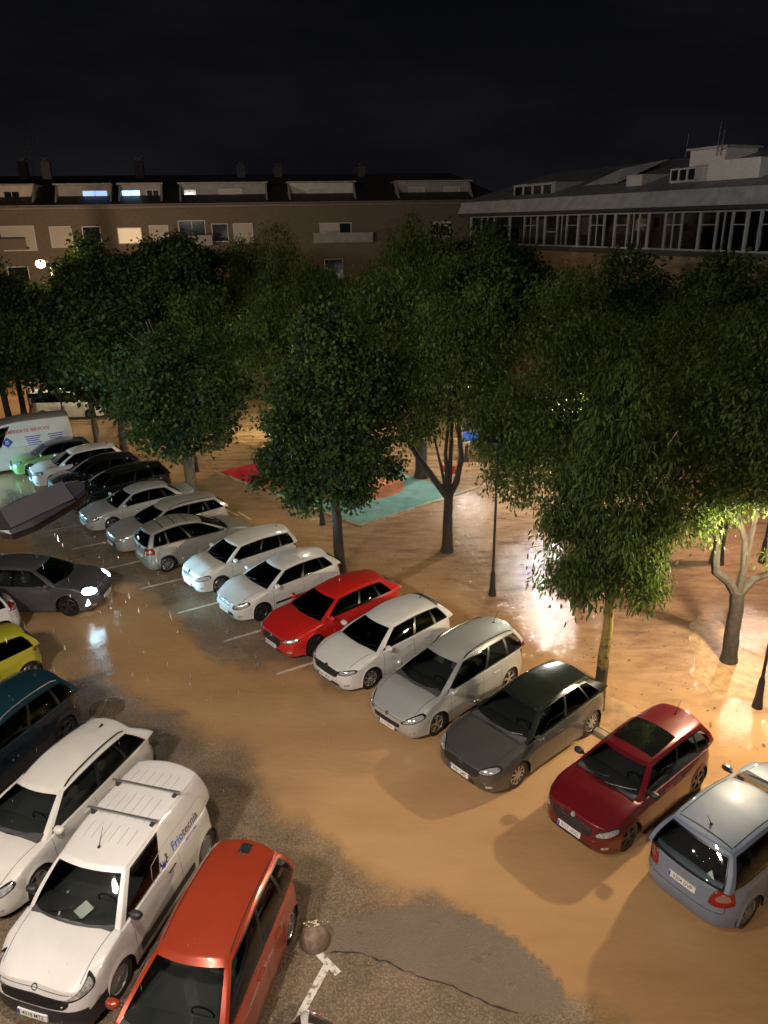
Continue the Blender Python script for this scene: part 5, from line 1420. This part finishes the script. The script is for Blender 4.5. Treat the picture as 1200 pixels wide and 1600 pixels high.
tv, tf = text2d('Friotecnia', .23, .012); xs_ = [q.x for q in tv]; cut = min(xs_) + (max(xs_) - min(xs_)) * .385
for keep, mm in ((lambda f: sum(tv[q].x for q in f) / len(f) < cut, mat('bright blue lettering', (.02, .10, .50), .5)), (lambda f: sum(tv[q].x for q in f) / len(f) >= cut, mat('grey lettering', (.06, .07, .10), .5))):
    V_ = []
    for q in tv:
        h = cv['side'](1)(-.86 - q.x * .95, 1.22 + q.y); V_.append(h[0] + h[1] * .006)
    ff = [f for f in tf if keep(f)]; us = sorted(set(q for f in ff for q in f)); ix = {q: i for i, q in enumerate(us)}
    MB().add([V_[q] for q in us], [[ix[q] for q in f] for f in ff]).build('lettering', mm, cv['root'])
side_text(cv, 'FRIO Y CLIMA', -.98, 1.06, .06, M_BLET)
mb = MB()
gp = [((.10 if t % 2 else .135) * math.cos(2 * PI * (t // 2 * 2 + (t % 2)) / 20 + PI / 2), (.10 if t % 2 else .135) * math.sin(2 * PI * t / 20 + PI / 2)) for t in range(20)]
ri = [(.075 * math.cos(2 * PI * t / 20 + PI / 2), .075 * math.sin(2 * PI * t / 20 + PI / 2)) for t in range(20)]
mb.add(ring_pts(cv, gp, -.15, 1.22) + ring_pts(cv, ri, -.15, 1.22), [(t, (t + 1) % 20, 20 + (t + 1) % 20, 20 + t) for t in range(4, 17)])
mb.build('gear_logo', mat('dark lettering', (.03, .04, .06), .5), cv['root'])
mb = MB()
for a in range(3):
    c_, s_ = math.cos(a * PI / 3 + .5), math.sin(a * PI / 3 + .5)
    mb.add(ring_pts(cv, [(c_ * p - s_ * q - .03, s_ * p + c_ * q - .07) for p, q in ((-.07, -.009), (.07, -.009), (.07, .009), (-.07, .009))], -.15, 1.22, off=.006 + a * .0012), [(0, 1, 2, 3)])
mb.build('snowflake_logo', M_BLET, cv['root'])
# recessed side panel outline and black sill strip
mb = MB()
ol = [(-1.62, 1.30), (-1.45, 1.42), (-.2, 1.42), (.16, 1.36), (.24, 1.18), (.20, 1.02), (-.05, .95), (-1.4, .95), (-1.62, 1.05), (-1.62, 1.30)]
cv['ribbon'](cv['side'](1), [(x - .02, z) for x, z in ol], .012, .004, mb); mb.build('panel_crease', mat('crease shade', (.40, .39, .38), .5), cv['root'])
for sg in (1, -1):
    mb = MB(); cv['ribbon'](cv['side'](sg), [(cv['xr'] + .50, .40), (cv['xf'] - .55, .40)], .17, .012, mb); mb.build('rub_strip', M_BLACK, cv['root'])
MB().add([Vector((cv['xc'] - .06, -.02, 1.19)), Vector((cv['xc'] + .04, .20, 1.19)), Vector((cv['xc'] - .16, .30, 1.235)), Vector((cv['xc'] - .26, .08, 1.235))], [(0, 1, 2, 3)]).build('paper_sheet', mat('paper', (.75, .78, .76), .7), cv['root'])

# copper red people carrier
c = make_car('parked_car', car_at(-1.70, 9.42, R(-102.8), 2.75, 1.80, 'RL'), R(-102.8), 'copper red people carrier with a long roof, beside the white panel van', GL,
    paint=P_ORANGE, L=4.28, W=1.80, H=1.62, wb=2.70, fo=.86, zn=.78, zc=1.04, b0=1.0, b1=1.06, xc=1.35 - .10, sl=.98, rl=.12, rrx=.22, wr=.585, wrr=.56, win=((.05, .22), (.25, .53), (.56, .955)),
    interior=True, ant='rod', plate='3052 FBD', rims='alloy', spokes=5, tl=((150, .70), (118, .74), (124, 1.10), (138, 1.10)))
for sg in (1, -1):
    mb = MB(); c['ribbon'](c['top'], [(c['xrr'] + .15, sg * .515), (c['xrf'] - .08, sg * .535)], .018, .003, mb); mb.build('roof_channel', M_GAP, c['CP']['roof'])
c['patch'](c['top'], [(c['xrr'] + .22, -.06), (c['xrr'] + .22, .14), (c['xrr'] - .02, .12), (c['xrr'] - .02, -.05)], .01, 'brake_light_cover', M_BLACK, nu=3, nv=3, rnd=.05)

# white estate
c = make_car('parked_car', car_at(-6.34, 10.40, R(-110), 2.66, 1.81), R(-111), 'white estate car with black roof rails, left of the white panel van', GL,
    paint=P_WHITE2, L=4.62, W=1.81, H=1.47, wb=2.66, fo=.90, zn=.72, zc=.96, b0=.95, b1=1.04, sl=.88, rl=.12, rrx=.46, wr=.54, wrr=.50, kick=.04, win=((.10, .28), (.30, .54), (.57, .955)),
    interior=True, ant='fin', rails=M_SEAL, spokes=5, hl=((26, .58), (57, .66), (56, .78), (30, .68)), tl=((150, .72), (118, .78), (124, .92), (150, .90)))
# teal suv
c = make_car('parked_car', car_at(-7.55, 14.75, R(-112), 2.60, 1.80, 'RL'), R(-112), 'dark teal crossover with silver roof rails, between the yellow and the white estate car', GL,
    paint=paint('navy black paint', (.008, .014, .022), .2, .25), roofm=P_TEAL, L=4.25, W=1.80, H=1.60, wb=2.60, fo=.86, zn=.85, zc=1.05, b0=1.02, b1=1.08, sl=.8, rl=.12, rrx=.28, wr=.58, wrr=.56, win=((.06, .22), (.25, .53), (.56, .955)),
    ant='rod', rails=mat('satin rail', (.6, .6, .6), .3, .8), rims='dark', tl=((150, .86), (122, .86), (126, 1.02), (150, 1.02)), r=.34)
# yellow hatch
c = make_car('parked_car', car_at(-9.50, 17.3, R(-128), 2.40, 1.66, 'RL'), R(-128), 'yellow green hatchback left of the dark teal crossover', GL,
    paint=P_YELLOW, L=3.65, W=1.66, H=1.46, wb=2.40, fo=.70, sl=.7, rl=.12, rrx=.26, win=((.08, .46), (.53, .955)), doors=1, ant='none', tl=((150, .80), (124, .82), (124, .92), (150, .92)))
c = make_car('parked_car', car_at(-11.3, 19.8, R(-130), 2.50, 1.70, 'RL'), R(-140), 'white hatchback cut by the left edge, beside the yellow green car', GL,
    paint=P_WHITE, L=3.9, W=1.70, H=1.46, wb=2.50, fo=.78, ant='none', tl=((150, .80), (120, .82), (124, 1.0), (150, 1.0)))

# moving suv with its lamps on
c = make_car('moving_car', car_at(-9.85, 20.95, R(-2), 2.70, 1.84, 'FR'), R(-2), 'dark grey crossover driving through the water with headlights on, near the left edge', None,
    paint=P_GREYB, L=4.48, W=1.84, H=1.60, wb=2.70, fo=.90, zn=.80, zc=1.04, b0=1.0, b1=1.08, sl=.84, rl=.12, rrx=.40, wr=.58, wrr=.54, kick=.1, win=((.10, .25), (.28, .54), (.57, .955)),
    ant='fin', rims='dark', lit=True, r=.35, hl=((27, .66), (58, .72), (57, .90), (30, .84)), grille=(.40, .46, .74), plate='6206 MNC', interior=True)
for sg in (1, -1):
    mb = MB(); c['ribbon'](c['side'](sg), [(c['xr'] - .1, c['b0'] + .075), (c['xc'] - .30, c['b0'] + .0)], .02, .006, mb); mb.build('chrome_strip', M_CHROME, c['root'])
mv = c
for sg in (1, -1):
    sp_ = bpy.data.lights.new('headlight_beam', 'SPOT'); sp_.energy = 1100; sp_.color = (.42, .80, 1.); sp_.spot_size = R(56); sp_.spot_blend = 1.; sp_.shadow_soft_size = .06
    so = bpy.data.objects.new('headlight_beam', sp_); COL.objects.link(so); so.parent = mv['root']
    so.location = (mv['xn'] + .08, sg * .62, .74); so.rotation_euler = (R(90 + 4), 0, R(-84)) 

# unseen second car, added beyond the left edge so its beams wash the far cars
c2 = make_car('moving_car', (-24.6, 32.4, 0), R(8), 'unseen grey saloon added beyond the left edge, its headlights lighting the far cars', None, paint=P_GREYB, L=4.4, W=1.8, H=1.46, wb=2.65, lit=True, ant='none')
for sg in (1, -1):
    sp_ = bpy.data.lights.new('headlight_beam', 'SPOT'); sp_.energy = 2600; sp_.color = (.36, .80, 1.); sp_.spot_size = R(100); sp_.spot_blend = 1.; sp_.shadow_soft_size = .06
    so = bpy.data.objects.new('headlight_beam', sp_); COL.objects.link(so); so.parent = c2['root']
    so.location = (c2['xn'] + .08, sg * .62, .68); so.rotation_euler = (R(90), 0, R(-90))

# bottom edge white car: only its roof shows
c = make_car('parked_car', (-1.71, 5.50, 0), R(-126), 'white car cut by the bottom edge, only the back of its roof showing', GL,
    paint=P_WHITE, L=4.1, W=1.76, H=1.46, wb=2.56, fo=.84, sl=.78, rl=.12, rrx=.34, ant='none')
# ------------------------------------------------------------------ street furniture and lamps
M_POLE = mat('dark lamp post', (.03, .032, .035), .35, .4, bump=.2)
M_BULB = mat('lamp diffuser', (.9, .85, .7), .4, emit=(1., .86, .62), es=12)
def light(name, loc, par, energy, col, rad=.12, kind='POINT', rot=None, **kw):
    l = bpy.data.lights.new(name, kind); l.energy = energy; l.color = col
    if kind in ('POINT', 'SPOT'): l.shadow_soft_size = rad
    for k, v in kw.items(): setattr(l, k, v)
    o = bpy.data.objects.new(name, l); COL.objects.link(o); o.location = loc
    if rot: o.rotation_euler = rot
    if par: o.parent = par
    return o
def park_lamp(x, y, label, energy, h=4.6, col=(1., .84, .56), group='black park lamp posts'):
    t = empty('park_lamp', (x, y, 0), 0, label, 'street lamp', group)
    MB().lathe([(.13, 0), (.125, .08), (.095, .30), (.075, .78), (.05, .86), (.045, .9)], n=14).build('base', M_POLE, t, True)
    MB().lathe([(.040, .88), (.036, h - .35), (.03, h - .3)], n=12).build('post', M_POLE, t, True)
    MB().lathe([(.05, h - .32), (.085, h - .18), (.09, h - .10)], n=16).build('collar', M_POLE, t, True)
    MB().lathe([(.09, h - .10), (.14, h - .04), (.14, h + .05), (.10, h + .08)], n=16, cap=False).build('diffuser', mat('lamp diffuser %d' % int(energy), (.9, .85, .7), .4, emit=col, es=energy * 1.15) if energy else mat('unlit diffuser', (.3, .3, .28), .4), t, True)
    MB().lathe([(.46, h + .03), (.44, h + .07), (.12, h + .18), (.02, h + .23)], n=20).build('hood', M_POLE, t, True)

    return t
LC = (1., .80, .52)
park_lamp(9.14, 15.65, 'black park lamp post at the right edge beside the forked tree', 4600, 4.5, LC)
park_lamp(3.46, 21.87, 'black park lamp post between the dense tree and the drooping tree', 0, 5.15, LC)
park_lamp(-2.49, 28.25, 'black park lamp post at the corner of the teal play surface', 650, 5.4, LC)
park_lamp(-9.19, 35.57, 'black park lamp post beside the red play surface', 900, 4.9, LC)
park_lamp(7.7, 31.8, 'park lamp post hidden in the leaves right of the play surface', 4500, 4.2, (1., .97, .82))
park_lamp(-4.6, 40.8, 'park lamp post among the yellow lit leaves left of centre', 9000, 5.6, (1., .86, .45))
park_lamp(13.2, 24.0, 'park lamp post behind the stout forked tree', 2500, 4.2, (1., .70, .50))
park_lamp(4.2, 36.5, 'park lamp post beyond the play surface', 3000, 4.3, (1., .93, .75))
park_lamp(-20.0, 46.5, 'park lamp post beyond the lettered van', 1500, 4.4, LC)

# tall street lamp glaring above the trees at the far left
t = empty('street_lamp', (-23.9, 57.8, 0), 0, 'tall street lamp glaring bright above the trees at the left', 'street lamp')
MB().lathe([(.14, 0), (.10, 1.), (.07, 8.9)], n=12).build('post', M_POLE, t, True)
MB().tube([(0, 0, 8.8), (0, -.5, 9.15), (0, -1.2, 9.2)], .045, n=8).build('arm', M_POLE, t, True)
MB().box((0, -1.5, 9.2), (.3, .7, .12), bev=.03).build('lamp_head', M_POLE, t, True)
MB().lathe([(.05, 8.72), (.26, 8.8), (.34, 9.0), (.26, 9.2), (.05, 9.28)], (0, -1.7, 0), n=14).build('diffuser', mat('glaring lamp', (1, .8, .6), .4, emit=(1., .58, .34), es=14), t, True)
light('lamp_light', (0, -1.7, 8.4), t, 4500, (1., .70, .46), .15)

# wall-bracket street lamp close to the camera, seen from above
LX, LY, LZ = -3.14, 6.42, 8.98
t = empty('wall_street_lamp', (LX, LY, LZ), 0, 'large flat street lamp head seen from above at the left edge', 'street lamp')
t.rotation_euler = (R(-20), R(15), R(215))
def lamp_outline(s, z): return [(a * s if False else a, b * s, z) for a, b in [(-.46, 0), (-.43, .10), (-.30, .155), (.10, .215), (.30, .19), (.37, .11), (.38, 0), (.37, -.11), (.30, -.19), (.10, -.215), (-.30, -.155), (-.43, -.10)]]
n_ = 12; V = lamp_outline(1, -.055) + lamp_outline(1.03, -.02) + lamp_outline(1.0, .015) + lamp_outline(.78, .035); F = [(l * n_ + i, l * n_ + (i + 1) % n_, (l + 1) * n_ + (i + 1) % n_, (l + 1) * n_ + i) for l in range(3) for i in range(n_)]
F += [tuple(range(3 * n_, 4 * n_)), tuple(range(n_))[::-1]]
M_LH = mat('grey lamp housing', (.020, .018, .021), .45, .3, noise=.15, nscale=6, bump=.25, bscale=70)
MB().add(V, F).build('lamp_head', M_LH, t)
MB().box((-.02, -.01, .040), (.58, .30, .012), bev=.004).build('service_cover', mat('lamp cover', (.055, .052, .056), .4, .3, bump=.25, bscale=70), t)
MB().tube([(.44, 0, -.02), (.70, 0, -.03), (2.2, 0, -.14)], [.05, .045, .045], n=10).build('arm', M_LH, t, True)
MB().lathe([(.056, .0), (.060, .02), (.056, .04)], (0, 0, 0), n=16, axis='y').build('clamp', M_POLE, t, True).location = (.385, -.02, -.02)
MB().box((-.02, 0, -.064), (.55, .20, .012)).build('diffuser', mat('lamp lens panel', (.9, .9, .85), .4, emit=(1., .88, .70), es=6), t)
al = light('lamp_light', (0, 0, -.09), t, 430, (1., .86, .72), kind='AREA', shape='RECTANGLE', size=.5, size_y=.2)

# unseen fill lamps added on the same facade to brighten the car park
def fill_wall_lamp(x, y, z, e, label):
    t = empty('wall_street_lamp', (x, y, z), R(-90), label, 'street lamp')  # shares the visible lamp's name; this one is added for fill
    V = lamp_outline(1, -.055) + lamp_outline(1.03, -.02) + lamp_outline(1.0, .015) + lamp_outline(.78, .035)
    MB().add(V, F).build('lamp_head', M_LH, t)
    MB().tube([(.44, 0, -.02), (.70, 0, -.03), (2.2, 0, -.14)], [.05, .045, .045], n=10).build('arm', M_LH, t, True)
    light('lamp_light', (0, 0, -.09), t, e, (1., .80, .62), kind='AREA', shape='RECTANGLE', size=.5, size_y=.2)

fill_wall_lamp(-13., 5.0, 9.4, 500, 'unseen fill lamp added on the near facade, left of the camera')
fill_wall_lamp(1.6, .5, 9.6, 900, 'unseen fill lamp added on the near facade, below the camera')
def fill_flood(x, e, label, tilt=78, cone=125, rad=.7, rz=180):  # unseen fill lights added to brighten the car park, trees and facades
    t = empty('fill_floodlight', (x, -1.2, 15.2), R(rz), label, 'fill light')
    MB().box((0, 0, 0), (.6, .18, .42), bev=.03).build('housing', M_LH, t); MB().box((0, -.098, 0), (.52, .01, .34)).build('diffuser', mat('flood lens', (.9, .9, .85), .4, emit=(1., .88, .72), es=6), t)
    MB().tube([(-.36, 0, 0), (-.36, .2, -.4), (.36, .2, -.4), (.36, 0, 0)], .02, n=6).build('bracket', M_POLE, t)
    light('lamp_light', (0, -.14, 0), t, e, (1., .90, .80), rad, 'SPOT', (R(tilt), 0, R(180)), spot_size=R(cone), spot_blend=.6)
fill_flood(-9., 11500, 'unseen wide fill light added on the near roof edge, aimed down at the car park')
fill_flood(-26., 26000, 'unseen narrow fill light added on the near roof edge, aimed at the tree tops', 93, 60, .7, 180 - 30)

# half-round stone bollard
t = empty('stone_bollard', (-1.30, 9.32, 0), 0, 'round domed stone bollard with pale flaking top beside the copper red car', 'bollard')
M_BOL = mat('brown stone', (.17, .12, .085), .55, noise=.35, nscale=14, bump=.6, bscale=50)
MB().lathe([(.235, -.02), (.25, .03), (.25, .08), (.235, .16), (.195, .25), (.13, .32), (.05, .35), (.001, .355)], n=28, cap=False).build('dome', M_BOL, t, True)
rs = random.Random(3); q = MB()
for k in range(26):
    a = rs.uniform(0, 2 * PI); d = abs(rs.gauss(0, .055)); cx0, cy0 = .02 + d * math.cos(a) * 1.6, .08 + d * math.sin(a)
    rr = rs.uniform(.006, .022); hyp = math.hypot(cx0, cy0); zt_ = .357 - .95 * hyp * hyp
    q.add([(cx0 + rr * math.cos(j * PI / 3.5) * rs.uniform(.6, 1.2), cy0 + rr * math.sin(j * PI / 3.5) * rs.uniform(.6, 1.2), zt_ + .004 - .0) for j in range(7)], [tuple(range(7))])
q.build('flaking_paint', mat('old yellow paint', (.62, .55, .36), .6), t)

# sunken round manhole in the flooded lane
t = empty('manhole', (-7.08, 16.07, .006), 0, 'round manhole with murky water welling over it beside the dark teal crossover', 'manhole')
MB().lathe([(.44, 0), (.43, .018), (.36, .018), (.35, -.004), (.001, -.004)], n=32, cap=False).build('rim', mat('cast iron', (.12, .085, .06), .4, .2, noise=.4, nscale=9, bump=.8, bscale=30), t, True)
rs = random.Random(9); q = MB()
for a in range(-3, 4):
    for b in range(-3, 4):
        if math.hypot(a, b) < 3.2: q.box((a * .1, b * .1, .004), (.06, .06, .012), bev=.004)
q.build('cover', mat('cast iron cover', (.15, .10, .065), .35, .1, noise=.3, nscale=12), t, True)

# play equipment
t = empty('play_climber', (4.4, 36.9, 0), R(20), 'small red and blue climbing frame beyond the play surface', 'play equipment')
M_PR = mat('red play panel', (.50, .04, .02), .3); M_PB = mat('blue play panel', (.03, .12, .50), .3); M_PP = mat('play post', (.30, .20, .10), .5)
for a in (-.7, .7):
    for b in (-.5, .5): MB().lathe([(.05, 0), (.05, 2.0)], (a, b, 0), n=10).build('post', M_PP, t, True)
MB().box((0, 0, 1.0), (1.4, 1.0, .08)).build('deck', M_PP, t)
MB().box((0, -.5, 1.35), (1.3, .04, .5), bev=.01).build('side_panel', M_PB, t)
MB().add([(.7, -.25, 1.02), (.7, .25, 1.02), (2.2, .25, .15), (2.2, -.25, .15), (.7, -.25, .96), (.7, .25, .96), (2.2, .25, .09), (2.2, -.25, .09)], [(0, 1, 2, 3), (7, 6, 5, 4), (0, 3, 7, 4), (1, 5, 6, 2)]).build('slide', M_PR, t)
t = empty('spring_rider', (3.1, 33.2, 0), R(-60), 'red spring rider with blue seat at the edge of the play surface', 'play equipment')
MB().tube([(.09 * math.cos(k * .7), .09 * math.sin(k * .7), .05 + k * .016) for k in range(28)], .014, n=5).build('spring', M_POLE, t, True)
for s_ in (-.14, .14):
    MB().add([(x, s_ + d, z) for d in (-.02, .02) for x, z in ((-.5, .55), (-.2, .45), (.3, .45), (.55, .75), (.62, 1.0), (.42, .98), (.25, .72), (-.2, .66), (-.45, .85))], [tuple(range(9)), tuple(range(17, 8, -1))] + [(i, 9 + i, 9 + (i + 1) % 9, (i + 1) % 9) for i in range(9)]).build('side_panel', M_PR, t)
MB().box((-.02, 0, .60), (.36, .26, .06), bev=.015).build('seat', M_PB, t, True)
MB().tube([(.30, -.24, .86), (.30, .24, .86)], .018, n=6).build('handle', M_POLE, t, True)

# fallen leaves and twigs washed over the park ground
rs = random.Random(12); q = MB()
for k in range(900):
    u = rs.uniform(-4, 16); v = abs(rs.gauss(0, 5.5)); x = 5.6 + v * .66 - u * .70; y = 15.2 + v * .60 + u * .74
    if poly_sd(np.array([x]), np.array([y]), [pl(-.2, -.2), pl(6.8, -.2), pl(6.8, 10.5), pl(-.2, 10.5)])[0] > 0 and rs.random() < .8: continue
    a = rs.uniform(0, PI); l_ = rs.uniform(.02, .07); w = l_ * rs.uniform(.15, .6); ca, sa = math.cos(a), math.sin(a)
    q.add([(x + ca * l_, y + sa * l_, .03), (x - sa * w, y + ca * w, .034), (x - ca * l_, y - sa * l_, .03), (x + sa * w, y - ca * w, .026)], [(0, 1, 2, 3)])
tag(q.build('leaf_litter', mat('wet dead leaf', (.07, .045, .025), .5)), kind='stuff')

# rain: drops falling under the near lamp
rs = random.Random(5); q = MB()
for k in range(240):
    while True:
        x, y = LX + rs.gauss(.3, 1.6), LY + rs.gauss(2.0, 2.2)
        if y > 4.5: break
    z = rs.uniform(3.5, 8.7); ln_ = rs.uniform(.02, .07); w = rs.uniform(.0010, .0020)
    q.add([(x + w, y, z), (x - w * .5, y + w * .87, z), (x - w * .5, y - w * .87, z), (x, y, z + ln_), (x, y, z - ln_ * .4)], [(0, 1, 3), (1, 2, 3), (2, 0, 3), (1, 0, 4), (2, 1, 4), (0, 2, 4)])
ro = q.build('falling_rain', mat('rain drop', (.45, .46, .48), .1, spec=1.)); tag(ro, kind='stuff')
